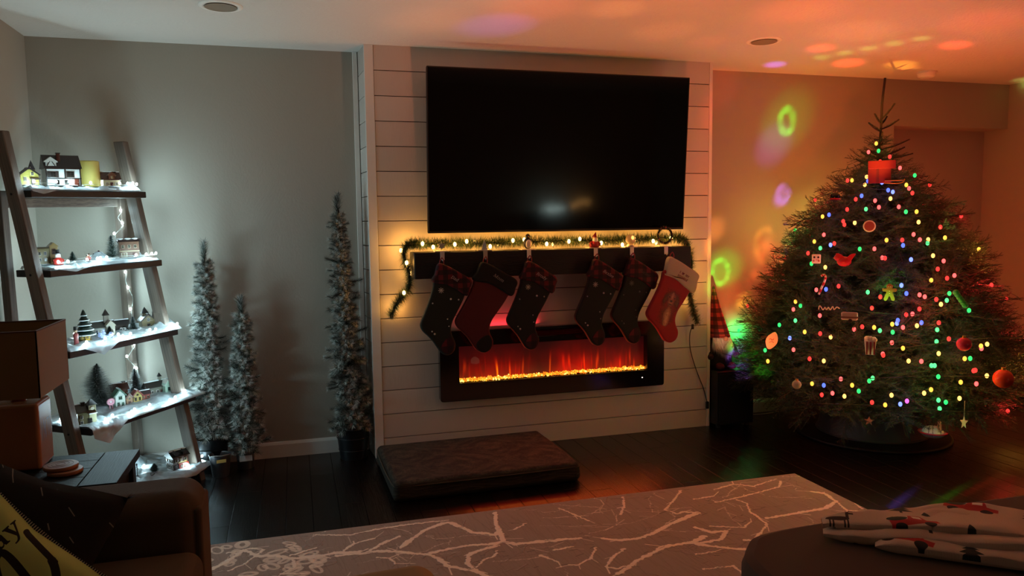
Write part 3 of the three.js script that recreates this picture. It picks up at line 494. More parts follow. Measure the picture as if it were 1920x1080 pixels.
{ // lowest shelf
  let t = villageThing('miniature_house', 'dark brick inn with a red shop front on the lowest shelf', 'village house', 4, -0.15, -0.05, -0.3);
  house(t, { w: 0.088, d: 0.075, h: 0.072, rh: 0.03, wall: 0x43271d, roof: 0x17110f, front: [[-0.026, 0.052, 0.013, 0.018], [0.0, 0.052, 0.013, 0.018, 1], [0.026, 0.052, 0.013, 0.018]], door: [-0.03, 0.014, 0.03], doorColor: 0x2a1612, frame: 0xcfc4ae });
  part('shop_front', box(0.056, 0.03, 0.006, 0.014, 0.018, 0.039, 0.001), paint(0xb03a2e), t); pane(t, 0.016, 0.018, 0.002, 0.018, 0.0425, 0, 0xe8c8b8, litPane); pane(t, 0.016, 0.018, 0.028, 0.018, 0.0425, 0, 0xe8c8b8, litPane);
  for (const z of [-0.024, 0, 0.024]) { pane(t, 0.012, 0.016, -0.0455, 0.052, z, -Math.PI / 2, 0xf0ece0); pane(t, 0.012, 0.016, -0.0455, 0.024, z, -Math.PI / 2, 0xf0ece0); }
  for (const x of [-0.024, 0.024]) part('dormer', [box(0.02, 0.02, 0.03, x, 0.08, 0.026), gable(0.034, 0.02, 0.014, 0.003).rotateY(Math.PI / 2).translate(x, 0.09, 0.026)], paint(0x2a1a15), t);
  part('plaque', box(0.05, 0.008, 0.003, 0.008, 0.039, 0.039), paint(0x8a6a2a), t);
  t = villageThing('lamp_post_figurine', 'tiny black lamp post on the lowest shelf', 'figurine', 4, -0.321, -0.16);
  part('post', [cyl(0.0015, 0.0022, 0.056, 0, 0.028, 0, 8), cyl(0.006, 0.008, 0.006, 0, 0.003, 0, 10), move(cyl(0.001, 0.001, 0.014, 0, 0, 0, 6), 0, 0.05, 0, 0, 0, Math.PI / 2)], M.black, t); part('lantern', lathe([[0.002, 0.056], [0.0045, 0.066], [0.005, 0.067], [0, 0.073]], 8), M.black, t);
  part('wreath', new THREE.TorusGeometry(0.005, 0.0016, 6, 14).translate(0, 0.04, 0.003), paint(0x1d3020), t);
  t = villageThing('bench_figurine', 'tiny black wrought-iron bench on the lowest shelf', 'figurine', 4, -0.30, -0.075, 0.4);
  part('seat', [box(0.032, 0.0018, 0.004, 0, 0.011, 0.004), box(0.032, 0.0018, 0.004, 0, 0.011, -0.001)], M.black, t); part('backrest', [box(0.032, 0.0018, 0.0015, 0, 0.018, -0.006), box(0.032, 0.0018, 0.0015, 0, 0.023, -0.0068)], M.black, t);
  for (const s of [-1, 1]) part('leg', tube([[s * 0.014, 0, 0.006], [s * 0.014, 0.011, 0.005], [s * 0.014, 0.012, -0.004], [s * 0.014, 0.025, -0.007]], 0.0012, 12, 5), M.black, t);
}
// bottle-brush trees of the village
function brushTree(label, i, u, w, h, r, o = {}) {
  const t = villageThing('bottle_brush_tree', label, 'miniature tree', i, u, w, 0), list = [], n = Math.round(4200 * h / 0.2) + 700, bend = o.bend ?? 0;
  const at = (f) => V(bend * Math.sin(f * 2.6) * -1, 0.012 + f * (h - 0.012), 0);
  for (let k = 0; k < n; k++) {
    const f = Math.pow(rnd(), 1.25), a = rnd(6.2832), rr = 1.7 * r * (o.profile ? o.profile(f) : Math.pow(1 - f, 0.75)) * rnd(0.75, 1.1) + 0.003;
    const c = rnd() < (o.frost ?? 0.3) ? [[0.06, 0.09, 0.07], [0.75, 0.8, 0.82]] : [[0.012, 0.03, 0.018], [0.02, 0.05, 0.03]];
    list.push({ p: at(f), d: V(Math.cos(a) * rr, rnd(-0.1, 0.35) * rr, Math.sin(a) * rr), c });
  }
  part('bristles', needles(list, 0.0013), new THREE.MeshStandardMaterial({ vertexColors: true, roughness: 0.7, side: THREE.DoubleSide }), t).userData.kind = 'stuff';
  part('wire_stem', tube([at(0).setY(0), at(0.3), at(0.6), at(1)], 0.0016, 16, 5), M.darkMetal, t);
  part('base', lathe([[0, 0.009], [0.011, 0.008], [0.015, 0.0], [0, 0]], 16), snow, t);
}
brushTree('smallest dark bottle-brush tree alone on the second shelf', 1, -0.476, -0.34, 0.056, 0.015, { frost: 0.15 });
brushTree('dark cone bottle-brush tree beside the brown shop on the second shelf', 1, -0.213, -0.36, 0.125, 0.032, { frost: 0.25, profile: (f) => Math.pow(1 - f, 0.6) });
brushTree('small green bottle-brush tree in front of the cow shed on the middle shelf', 2, -0.178, -0.29, 0.08, 0.019, { frost: 0.2 });
brushTree('small dark bottle-brush tree beside the church porch on the middle shelf', 2, -0.325, -0.3, 0.05, 0.012, { frost: 0.1 });
brushTree('tall leaning snow-flecked bottle-brush tree on the fourth shelf', 3, -0.357, -0.36, 0.23, 0.05, { frost: 0.45, bend: 0.022, profile: (f) => (f < 0.3 ? 0.75 + f : 1.05 - Math.max(0, f - 0.45) * 1.6) * (f > 0.9 ? (1 - f) * 8 + 0.2 : 1) });
brushTree('snow-flecked cone bottle-brush tree behind the red stall on the fourth shelf', 3, -0.115, -0.37, 0.15, 0.04, { frost: 0.35 });
brushTree('tiny dark cone tree beside the brick inn on the lowest shelf', 4, -0.253, -0.11, 0.052, 0.016, { frost: 0.05 });

// ------------------------------------------------------------------ cool white string lights on the shelf
{
  const t = thing('string_lights', 'cool white string lights strung along the ladder shelves and down its rear post', 'string lights');
  const m = glow(C(0.86, 1, 1), 9), col = C(0.6, 0.9, 1), front = [], spots = [];
  const runs = [
    [0, [[-0.665, -0.33], [-0.55, -0.325], [-0.52, -0.4], [-0.46, -0.325], [-0.4, -0.42], [-0.35, -0.325], [-0.205, -0.42], [-0.15, -0.34], [-0.11, -0.325], [-0.08, -0.32], [-0.05, -0.325]]],
    [1, [[-0.64, -0.25], [-0.6, -0.235], [-0.49, -0.235], [-0.42, -0.225], [-0.405, -0.26], [-0.31, -0.3], [-0.19, -0.225], [-0.12, -0.225], [-0.07, -0.235], [-0.04, -0.235], [-0.3, -0.44], [-0.5, -0.44]]],
    [2, [[-0.6, -0.16], [-0.5, -0.15], [-0.4, -0.14], [-0.37, -0.2], [-0.33, -0.16], [-0.22, -0.14], [-0.19, -0.13], [-0.06, -0.15], [-0.03, -0.17], [0.0, -0.16], [-0.2, -0.44], [-0.42, -0.44]]],
    [3, [[-0.6, -0.08], [-0.53, -0.11], [-0.46, -0.06], [-0.42, -0.08], [-0.33, -0.07], [-0.21, -0.05], [-0.16, -0.06], [-0.07, -0.08], [-0.02, -0.12], [-0.16, -0.44], [-0.45, -0.44], [-0.66, -0.3]]],
    [4, [[-0.45, -0.1], [-0.3, -0.26], [-0.22, -0.22], [-0.14, 0.01], [-0.02, -0.1], [0.0, -0.02], [-0.32, -0.4]]],
  ];
  const wires = [];
  for (const [i, list] of runs) { const pts = list.map(([u, w]) => rack(...((q) => [q[0], top(i) + 0.016 + rnd(0.006), q[1] + 0.004])(seat(i, u, w)))); spots.push(...pts); wires.push(tube(pts.map((p) => p.clone().add(V(0, -0.008, 0))), 0.0013, 80, 5)); }
  const fall = [[-0.05, 1.5], [-0.045, 1.43], [-0.105, 1.375], [-0.05, 1.16], [-0.04, 1.07], [-0.035, 0.95], [-0.03, 0.75], [-0.085, 0.69], [-0.025, 0.61], [-0.06, 0.545]].map(([u, v]) => rack(u, v, -0.418));
  spots.push(...fall);
  wires.push(tube(fall.flatMap((p, k) => [p.clone().add(V(0.004, -0.01, -0.004)), ...(k < fall.length - 1 ? [p.clone().lerp(fall[k + 1], 0.5).add(V(rnd(-0.02, 0.02), -0.005, 0))] : [])]), 0.0013, 120, 5));
  part('wire', wires, M.clearWire, t);
  for (const p of spots) bulb(t, p, bulbGeo, m, col, SHELF_LED);
}
// ------------------------------------------------------------------ flocked pencil trees in metal pots
const frosted = new THREE.MeshStandardMaterial({ vertexColors: true, roughness: 0.8, side: THREE.DoubleSide });
function tipSpray(len, n, dark, light) {        // one bristly artificial branch tip along +y
  const list = [];
  for (let k = 0; k < n; k++) {
    const f = k / n, a = k * 2.4 + rnd(0.5), s = (0.026 + 0.008 * Math.sin(f * 3)) * rnd(0.8, 1.2);
    const white = rnd() < 0.2 + 0.35 * f;
    list.push({ p: V(0, f * len, 0), d: V(Math.cos(a) * s, s * 0.75, Math.sin(a) * s), c: white ? [[0.25, 0.27, 0.25], light] : [dark, rnd() < 0.3 ? [0.3, 0.33, 0.3] : [0.035, 0.06, 0.04]] });
  }
  return needles(list, 0.0017);
}
const tips = [0, 1, 2].map(() => tipSpray(rnd(0.085, 0.105), 150, [0.016, 0.032, 0.02], [0.62, 0.62, 0.57]));
function pencilTree(label, x, z, height, y0, rBase, lean, pot) {
  const t = thing('flocked_pencil_tree', label, 'christmas tree', [x, 0, z], 0);
  const axis = (f) => V(lean * f, y0 + (height - y0) * f, 0), sets = [[], [], []], q = new THREE.Quaternion();
  const n = Math.round(height * 270);
  for (let k = 0; k < n; k++) {
    const f = Math.pow((k + rnd()) / n, 1.12) * 0.94, a = k * 2.39996, r = rBase * Math.pow(1 - f, 0.62) + 0.02, L = Math.max(0.4, r * (f < 0.05 ? 0.9 : 1));
    const reach = r * rnd(0.25, 1.0) * (0.95 + 0.5 * noise.noise(f * 26, Math.cos(a) * 1.5, Math.sin(a) * 1.5)), p = axis(f), dir = V(Math.cos(a), rnd(-0.28, 0.35) + 0.25 * f, Math.sin(a)).normalize();
    q.setFromUnitVectors(V(0, 1, 0), dir);
    const s = rnd(0.8, 1.15) * (0.62 + 0.38 * (1 - f)); p.addScaledVector(dir, Math.max(-0.01, reach - 0.09 * s));
    if (z + p.z < ZB + 0.05 || (x > -0.6 && x + p.x > -0.11 && z + p.z < 0.02)) continue;
    sets[k % 3].push(new THREE.Matrix4().compose(p, q, V(s, s, s)));
  }
  for (let k = 0; k < 3; k++) { q.setFromUnitVectors(V(0, 1, 0), V(rnd(-0.1, 0.1), 1, rnd(-0.1, 0.1)).normalize()); sets[k].push(new THREE.Matrix4().compose(axis(0.93 + k * 0.016), q, V(1.15, 1.15, 1.15))); }
  sets.forEach((s, k) => cast('foliage', tips[k], frosted, s, t));
  part('trunk', tube([V(0, 0.02, 0), axis(0), axis(0.5), axis(0.97)], 0.008, 20, 7), M.bark, t);
  if (pot.r) {
    const b = part('pot', lathe([[0, 0.006], [pot.r0, 0.006], [pot.r0, 0], [pot.r0 + 0.003, 0], [pot.r, pot.h], [pot.r + 0.006, pot.h + 0.002], [pot.r + 0.005, pot.h + 0.008], [pot.r - 0.002, pot.h + 0.005], [pot.r - 0.006, pot.h - 0.03], [0, pot.h - 0.03]], 40), pot.m, t);
    if (pot.rib) for (const f of [0.3, 0.7]) part('rib', new THREE.TorusGeometry(pot.r0 + (pot.r - pot.r0) * f + 0.002, 0.003, 6, 40).rotateX(Math.PI / 2).translate(0, pot.h * f, 0), pot.m, b);
    if (pot.tag) part('paper_tag', move(box(0.07, 0.032, 0.002, 0, 0, 0), 0, pot.h * 0.62, pot.r0 + (pot.r - pot.r0) * 0.62 + 0.004, 0, -0.12).rotateY(pot.tag), mat(0xcfd6d8, 0.6), t);
  }
  return t;
}
pencilTree('flocked pencil tree of middle height behind the ladder shelf', -0.95, -0.085, 1.262, 0.2, 0.135, 0.0, { r: 0.088, r0: 0.07, h: 0.19, m: mat(0x1c1f22, 0.4, { metalness: 0.6 }), rib: true });
pencilTree('shortest flocked pencil tree in a small bright metal pail', -0.772, -0.075, 0.936, 0.12, 0.125, 0.012, { r: 0.054, r0: 0.042, h: 0.11, m: M.galvanised, tag: 0.1 });
pencilTree('tallest flocked pencil tree beside the left edge of the shiplap wall', -0.152, -0.075, 1.54, 0.19, 0.15, -0.05, { r: 0.1, r0: 0.076, h: 0.185, m: mat(0x3d4044, 0.36, { metalness: 0.8 }), rib: true });
{
  const t = thing('metal_pail', 'small galvanised metal pail with a paper tag between shelf and tree', 'pail', [-0.9, 0, 0.035], 0.2);
  part('bucket', lathe([[0, 0.004], [0.044, 0.004], [0.045, 0], [0.058, 0.12], [0.061, 0.123], [0.058, 0.125], [0.054, 0.118], [0.042, 0.01], [0, 0.01]], 36), M.galvanised, t);
  part('handle', tube([[-0.056, 0.112, 0], [-0.045, 0.128, 0.04], [0, 0.13, 0.062], [0.045, 0.128, 0.04], [0.056, 0.112, 0]], 0.002, 30, 6), M.silver, t);
  part('paper_tag', box(0.05, 0.018, 0.002, 0, 0.098, 0.0575), mat(0xd8cc7a, 0.6), t);
}

// ------------------------------------------------------------------ garland with warm lights round the mantel
const garlandPath = new THREE.CatmullRomCurve3([[0.075, 0.865, 0.07], [0.12, 0.95, 0.075], [0.185, 1.03, 0.08], [0.19, 1.12, 0.085], [0.165, 1.2, 0.09], [0.175, 1.28, 0.1], [0.3, 1.292, 0.11], [0.6, 1.288, 0.115], [0.9, 1.292, 0.11], [1.2, 1.29, 0.115], [1.5, 1.29, 0.115], [1.8, 1.295, 0.11], [1.97, 1.29, 0.1], [2.03, 1.2, 0.09], [2.045, 1.1, 0.09], [2.03, 0.98, 0.085], [2.06, 0.84, 0.075], [2.105, 0.73, 0.07]].map((p) => V(...p)), false, 'catmullrom', 0.5);
{
  const t = thing('garland', 'green tinsel garland lying along the mantel and hanging down at both ends', 'garland');
  const list = [], frames = garlandPath.computeFrenetFrames(400);
  for (let k = 0; k < 16500; k++) {
    const u = rnd() < 0.25 ? (rnd() < 0.5 ? rnd(0.2) : rnd(0.78, 1)) : rnd(), i = Math.floor(u * 400), p = garlandPath.getPointAt(u), a = rnd(6.2832), r = rnd(0.032, 0.064) * (u < 0.03 || u > 0.97 ? 1.0 : 1);
    const d = frames.normals[i].clone().multiplyScalar(Math.cos(a)).addScaledVector(frames.binormals[i], Math.sin(a)).addScaledVector(frames.tangents[i], rnd(-0.6, 0.6)).normalize().multiplyScalar(r);
    if (p.z + d.z < 0.004) d.z = 0.004 - p.z;
    if (u > 0.27 && u < 0.75 && p.y + d.y < 1.245) d.y = 1.245 - p.y;
    const c = rnd() < 0.12 ? [[0.5, 0.42, 0.2], [0.6, 0.5, 0.3]] : [[0.03, 0.065, 0.02], [0.08, 0.13, 0.045]];
    list.push({ p, d, c });
  }
  part('tinsel', needles(list, 0.0021), new THREE.MeshStandardMaterial({ vertexColors: true, roughness: 0.35, metalness: 0.1, side: THREE.DoubleSide }), t).userData.kind = 'stuff';
  part('core_wire', tube(garlandPath.getPoints(60), 0.0022, 200, 6), M.wire, t);
  const l = thing('string_lights', 'warm white string lights woven through the mantel garland', 'string lights');
  const m = glow(C(1, 0.6, 0.2), 10), col = C(1, 0.43, 0.065), pts = [];
  for (const u of [0.02, 0.06, 0.1, 0.125, 0.15, 0.175, 0.195, 0.215, 0.235, 0.26, 0.285, 0.31, 0.335, 0.36, 0.385, 0.41, 0.435, 0.46, 0.485, 0.51, 0.535, 0.56, 0.585, 0.61, 0.635, 0.66, 0.685, 0.71, 0.735, 0.755, 0.785, 0.82, 0.86, 0.9, 0.93]) {
    const p = garlandPath.getPointAt(u), side = pts.length % 5, hangs = u < 0.2 || u > 0.76;
    p.add(hangs ? V(rnd(-0.02, 0.02), 0, side % 2 ? 0.02 : -0.045) : V(0, side === 0 ? 0.012 : rnd(-0.03, 0.01), side === 1 || side === 3 ? -0.065 : 0.032)); pts.push(p);
  }
  const wirePts = pts.flatMap((p, k) => (k + 1 < pts.length ? [p.clone().add(V(0, -0.009, 0)), p.clone().lerp(pts[k + 1], 0.5).setZ(0.1)] : [p.clone().add(V(0, -0.009, 0))]));
  part('wire', tube(wirePts, 0.0012, 260, 5), M.wire, l);
  for (const p of pts) bulb(l, p, bulbBig, m, col, GARLAND_LED);
  const c = l;
  part('power_cord', tube([[2.085, 0.715, 0.05], [2.07, 0.66, 0.035], [2.08, 0.55, 0.02], [2.13, 0.4, 0.014], [2.19, 0.26, 0.012], [2.215, 0.17, 0.014]], 0.0028, 60, 6), M.black, c);
  part('connector', box(0.016, 0.034, 0.014, 2.082, 0.7, 0.046, 0.004), M.black, c);
  part('plug', box(0.02, 0.05, 0.018, 2.216, 0.15, 0.016, 0.005), M.black, c);
}

// ------------------------------------------------------------------ stocking holders and stockings
const plaid = (a, b, n) => canvasMap(256, 256, (g, w) => { g.fillStyle = a; g.fillRect(0, 0, w, w); const s = w / n; for (let k = 0; k < n; k++) { if (k % 2) continue; g.fillStyle = b; g.globalAlpha = 0.55; g.fillRect(k * s, 0, s, w); g.fillRect(0, k * s, w, s); } });
const redPlaid = plaid('#5c101a', '#070204', 4);
const holder = (i, x, label, hex) => {
  const t = thing('stocking_holder', label, 'stocking holder', [x, 1.2425, 0.13]), m = mat(hex, 0.4);
  part('base', [box(0.085, 0.007, 0.075, 0, 0.0035, 0.008, 0.003)], m, t);
  part('hook', [box(0.026, 0.05, 0.004, 0, -0.022, 0.052, 0.0015), tube([[0, -0.04, 0.052], [0, -0.05, 0.058], [0, -0.046, 0.068], [0, -0.036, 0.07]], 0.003, 16, 6)], m, t);
  return t;
};
{
  const star = (r) => { const p = []; for (let k = 0; k < 12; k++) { const a = k * Math.PI / 6, q = k % 2 ? r * 0.42 : r; p.push([Math.sin(a) * q, Math.cos(a) * q]); } return p; };
  let t = holder(0, 0.372, 'silver snowflake stocking holder at the left end of the mantel', 0xb9b9b4); part('snowflake', extrude(star(0.026), 0.006, 0.001).translate(0, 0.034, 0.03), M.silver, t);
  t = holder(1, 0.63, 'silver tree-shaped stocking holder, second on the mantel', 0x9c9c98); part('tree_emblem', extrude([[-0.02, 0.006], [0.02, 0.006], [0.011, 0.026], [0.015, 0.026], [0.006, 0.046], [0, 0.064], [-0.006, 0.046], [-0.015, 0.026], [-0.011, 0.026]], 0.006, 0.001).translate(0, 0, 0.03), M.silver, t);
  t = holder(2, 0.9, 'stocking holder with a penguin figure on a white base', 0xe4ddd0);
  part('body', ball(0.03, 0, 0, 0, 20).scale(0.95, 1.15, 0.7).translate(0, 0.04, 0.03), M.black, t); part('belly', ball(0.02, 0, 0, 0, 16).scale(0.95, 1.3, 0.6).translate(0, 0.037, 0.043), mat(0xe6ddcf, 0.5), t);
  part('head', ball(0.015, 0, 0.082, 0.032, 14), M.black, t); part('beak', move(new THREE.ConeGeometry(0.004, 0.012, 8), 0, 0.081, 0.049, 0, Math.PI / 2), mat(0xd07a20, 0.5), t);
  t = holder(3, 1.332, 'stocking holder with a little figure in a red suit and white beard', 0xe4ddd0);
  part('suit', lathe([[0, 0.006], [0.03, 0.008], [0.03, 0.02], [0.022, 0.044], [0, 0.05]], 20).translate(0, 0, 0.03), mat(0x9c1620, 0.5), t); part('beard', ball(0.016, 0, 0.052, 0.042, 14), mat(0xe8e2d8, 0.8), t); part('face', ball(0.013, 0, 0.062, 0.036, 14), mat(0xc99a7c, 0.6), t); part('hat', move(new THREE.ConeGeometry(0.015, 0.034, 16), 0.004, 0.086, 0.034, 0, 0, -0.25), mat(0x8c1018, 0.6), t);
  for (const s of [-1, 1]) part('arm', tube([[s * 0.02, 0.04, 0.032], [s * 0.032, 0.03, 0.04], [s * 0.026, 0.02, 0.05]], 0.006, 8, 8), mat(0x9c1620, 0.5), t);
  t = holder(4, 1.575, 'stocking holder with a pale round globe', 0xe4ddd0); part('globe', ball(0.032, 0, 0.05, 0.03, 24), mat(0xcdb89c, 0.15, { transmission: 0.35, thickness: 0 }), t); part('foot', lathe([[0, 0.006], [0.024, 0.006], [0.02, 0.018], [0.016, 0.022], [0, 0.022]], 20).translate(0, 0, 0.03), mat(0xd9c8ae, 0.5), t);
  t = holder(5, 1.812, 'stocking holder with a standing dark wreath on a white base', 0xf0eadf);
  const list = []; for (let k = 0; k < 900; k++) { const a = rnd(6.2832), b = rnd(6.2832), cx = Math.sin(a) * 0.048, cy = Math.cos(a) * 0.048, d = V(Math.sin(a) * Math.cos(b), Math.cos(a) * Math.cos(b), Math.sin(b)).multiplyScalar(rnd(0.012, 0.022)); list.push({ p: V(cx, cy + 0.072, 0.035), d, c: rnd() < 0.15 ? [0.25, 0.03, 0.03] : [0.02, 0.03, 0.015] }); }
  part('wreath', [needles(list, 0.0018)], new THREE.MeshStandardMaterial({ vertexColors: true, roughness: 0.6, side: THREE.DoubleSide }), t).userData.kind = 'stuff';
  part('wreath_ring', new THREE.TorusGeometry(0.048, 0.007, 8, 36).translate(0, 0.072, 0.035), mat(0x14170d, 0.8), t);
  for (let k = 0; k < 9; k++) part('berry', ball(0.006, Math.sin(k * 0.7) * 0.05, 0.072 + Math.cos(k * 0.7) * 0.05, 0.046, 8), k % 3 ? mat(0x6a4a22, 0.5) : mat(0x7c1014, 0.4), t);
}
function lettering(text, font, color, w, h, size, extra) {
  return canvasMap(w, h, (g) => { g.clearRect(0, 0, w, h); g.fillStyle = color; g.textAlign = 'center'; g.textBaseline = 'middle'; g.font = `${size}px ${font}`; if (extra) extra(g, w, h); else { g.setTransform(1, 0, -0.22, 1, h * 0.11, 0); g.fillText(text, w / 2, h / 2); } });
}
function decal(map, w, h, x, y, z, turn = 0, rough = 0.6) { return [move(new THREE.PlaneGeometry(w, h), x, y, z, 0, 0, turn), new THREE.MeshStandardMaterial({ map, transparent: true, roughness: rough, side: THREE.DoubleSide })]; }
function puff(g, depth) { const p = g.attributes.position; for (let i = 0; i < p.count; i++) p.setZ(i, p.getZ(i) * depth(p.getX(i), p.getY(i))); g.computeVertexNormals(); return g; }
function stocking(x, label, o) {
  const t = thing('stocking', label, 'stocking', [x, 1.196, 0.212], 0, 'stockings hung from the mantel'), k = o.wide ?? 1, dz = (o.z ?? 0);
  t.position.z += dz; t.rotation.z = o.tilt ?? 0;
  const X = (v) => v / 1746 * k, Y = (v) => -v / 1872;
  const P = (list) => list.map(([a, b]) => [X(a), Y(b)]);
  const legPts = P([[-70, 200], [-95, 300], [-135, 420], [-185, 540], [-225, 630], [-243, 690], [-222, 745], [-175, 800], [-130, 860], [-85, 940], [-45, 1000], [10, 1020], [58, 985], [72, 910], [42, 820], [38, 745], [62, 660], [110, 570], [160, 480], [200, 395], [225, 330], [160, 260], [40, 205]]);
  const body = mat(o.color, 0.85, { bumpMap: again(weave, 14, 14), bumpScale: 0.0006, sheen: 0.3, sheenColor: 0x888888 });
  part('leg', extrude(smoothShape(legPts, 110), 0.02, 0.009), body, t);
  const pipe = smoothShape(legPts, 110).map((p) => V(p[0], p[1], 0));
  part('piping', new THREE.TubeGeometry(new THREE.CatmullRomCurve3(pipe, true), 160, 0.0042, 6, true).scale(1.012, 1.006, 1), mat(o.piping ?? 0x8c2530, 0.6), t);
  const toePts = P([[-45, 905], [-60, 950], [-30, 1000], [14, 1014], [54, 980], [66, 912], [44, 850], [0, 858]]);
  if (o.toe) part('toe_patch', extrude(smoothShape(toePts, 50), 0.026, 0.008), o.toe, t);
  const cw = o.cuffH ?? 1, cuffPts = P([[-30, 58], [-60, 150 * cw + 4], [-88, 218], [40, 250 + 40 * (cw - 1)], [150, 322 + 90 * (cw - 1)], [236, 384 + 80 * (cw - 1)], [262, 310], [272, 240], [180, 172], [90, 108], [10, 62]]);
  const cg = extrude(smoothShape(cuffPts, 80), 0.03, 0.011), uv = cg.attributes.uv; for (let i = 0; i < uv.count; i++) uv.setXY(i, uv.getX(i) * 9, uv.getY(i) * 9);
  part('cuff', cg, o.cuff, t, o.cuffLabel);
  part('hanging_loop', tube([[0.004, 0.016, 0], [0.012, -0.002, 0.004], [0.006, Y(70), 0.004], [-0.008, Y(70), -0.004], [-0.008, -0.002, -0.004], [0.004, 0.016, 0]], 0.003, 30, 6), mat(0x7c1620, 0.7), t);
  const ang = -0.56, dec = (name, m, w, h, px, py, z, a = ang) => { const [g, mm] = decal(m, w * k, h, X(px), Y(py), z, a); return part(name, g, mm, t); };
  if (o.text) dec('embroidered_name', lettering(o.text, 'serif', o.ink ?? '#a9989a', 256, 96, 64), 0.1, 0.0375, 118, 205, 0.0275);
  if (o.snow) {
    part('snowflake', Array.from({ length: 4 }, (_, q) => move(box(0.034 * k, 0.004, 0.003, 0, 0, 0, 0.0012), X(-28), Y(322), 0.0195, 0, 0, q * Math.PI / 4)), mat(o.snow, 0.7), t);
    for (const [a, b, r] of [[66, 425, 0.0062], [146, 438, 0.0048], [-122, 455, 0.0045], [20, 640, 0.004], [-145, 760, 0.0045], [-120, 790, 0.006], [30, 720, 0.0035]]) part('pompom', ball(r, X(a) * 1, Y(b), 0.0195, 8), mat(o.snow, 0.8), t);
  }
  return t;
}
const plaidCuff = mat(0xffffff, 0.9, { map: redPlaid });
stocking(0.36, 'leftmost stocking, dark green with a red plaid cuff reading Dad', { color: 0x0b170c, cuff: plaidCuff, text: 'Dad', snow: '#b9b6a8', tilt: 0.04, toe: plaidCuff, ink: '#b8a8a8', piping: 0x6a2028 });
stocking(0.62, 'plain dark red stocking with a black cuff reading Mom', { color: 0x4c0810, cuff: mat(0x060505, 0.9), text: 'Mom', wide: 1.18, tilt: -0.04, toe: mat(0x0a0506, 0.9), ink: '#9c8c8c', piping: 0xb8323c, cuffLabel: 'black cuff' });
stocking(0.893, 'dark stocking with a red plaid cuff, alone left of the vent', { color: 0x060907, cuff: plaidCuff, text: 'Brody', snow: '#a89a94', toe: plaidCuff, ink: '#b09a9c' });
stocking(1.325, 'dark snowflake stocking with a red plaid cuff just right of the vent', { color: 0x060907, cuff: plaidCuff, text: 'Bexlee', snow: '#a89a94', toe: plaidCuff, ink: '#a88e90' });
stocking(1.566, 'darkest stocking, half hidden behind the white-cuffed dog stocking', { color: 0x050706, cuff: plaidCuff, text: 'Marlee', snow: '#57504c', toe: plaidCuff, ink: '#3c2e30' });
{
  const t = stocking(1.812, 'bright red stocking printed with a dog under a white fleece cuff', { color: 0x8c0f18, cuff: mat(0xcdb6a2, 0.95, { bumpMap: again(plushBump, 6, 6), bumpScale: 0.003 }), wide: 1.12, tilt: -0.03, cuffH: 1.55, z: 0.045, piping: 0xb82a30, cuffLabel: 'white fleece cuff' });
  const X = (v) => v / 1746 * 1.12, Y = (v) => -v / 1872;
  const words = lettering('', 'sans-serif', '#6a1c22', 384, 192, 60, (g, w) => {
    g.font = 'bold 62px sans-serif'; g.fillText('I', 84, 56); g.fillText('MY', 268, 56); g.font = 'bold 64px sans-serif'; g.fillText('DOODLE', w / 2, 138);
    g.beginPath(); g.moveTo(160, 86); g.bezierCurveTo(108, 44, 138, 18, 160, 42); g.bezierCurveTo(182, 18, 212, 44, 160, 86); g.fill();
  });
  const [g1, m1] = decal(words, 0.118, 0.059, X(112), Y(250), 0.028, -0.5); part('cuff_lettering', g1, m1, t);
  const dog = canvasMap(256, 384, (g, w, h) => {      // photographic print of a curly-haired dog, fading into the red
    const soft = (x, y, rx, ry, c, a = 1, rot = 0) => { g.save(); g.translate(x, y); g.rotate(rot); g.scale(rx, ry); const q = g.createRadialGradient(0, 0, 0.2, 0, 0, 1); q.addColorStop(0, c); q.addColorStop(1, c.slice(0, 7) + '00'); g.globalAlpha = a; g.fillStyle = q; g.beginPath(); g.arc(0, 0, 1, 0, 7); g.fill(); g.restore(); };
    g.clearRect(0, 0, w, h);
    soft(128, 110, 92, 96, '#6b2c1c'); soft(60, 140, 34, 84, '#54200f', 0.9, 0.15); soft(196, 140, 34, 84, '#54200f', 0.9, -0.15);
    soft(126, 270, 92, 120, '#7a3420', 0.95); soft(132, 280, 44, 110, '#c08864', 0.9); soft(140, 350, 36, 60, '#c9966e', 0.8); soft(128, 96, 54, 52, '#8a4630', 0.9);
    soft(128, 150, 44, 42, '#a8684c', 0.95); soft(128, 80, 16, 50, '#b98668', 0.9);
    soft(100, 102, 11, 10, '#140605'); soft(156, 102, 11, 10, '#140605'); soft(128, 136, 20, 15, '#0c0403'); soft(128, 168, 26, 8, '#2a0d0a', 0.9);
    for (let k = 0; k < 260; k++) soft(rnd(40, 216), rnd(30, 370), rnd(5, 12), rnd(4, 9), ['#5a2414', '#8a4a30', '#3c160c'][k % 3], 0.25);
  });
  const [g2, m2] = decal(dog, 0.165, 0.25, X(-25), Y(610), 0.0205, -0.32); part('dog_print', g2, m2, t);
}

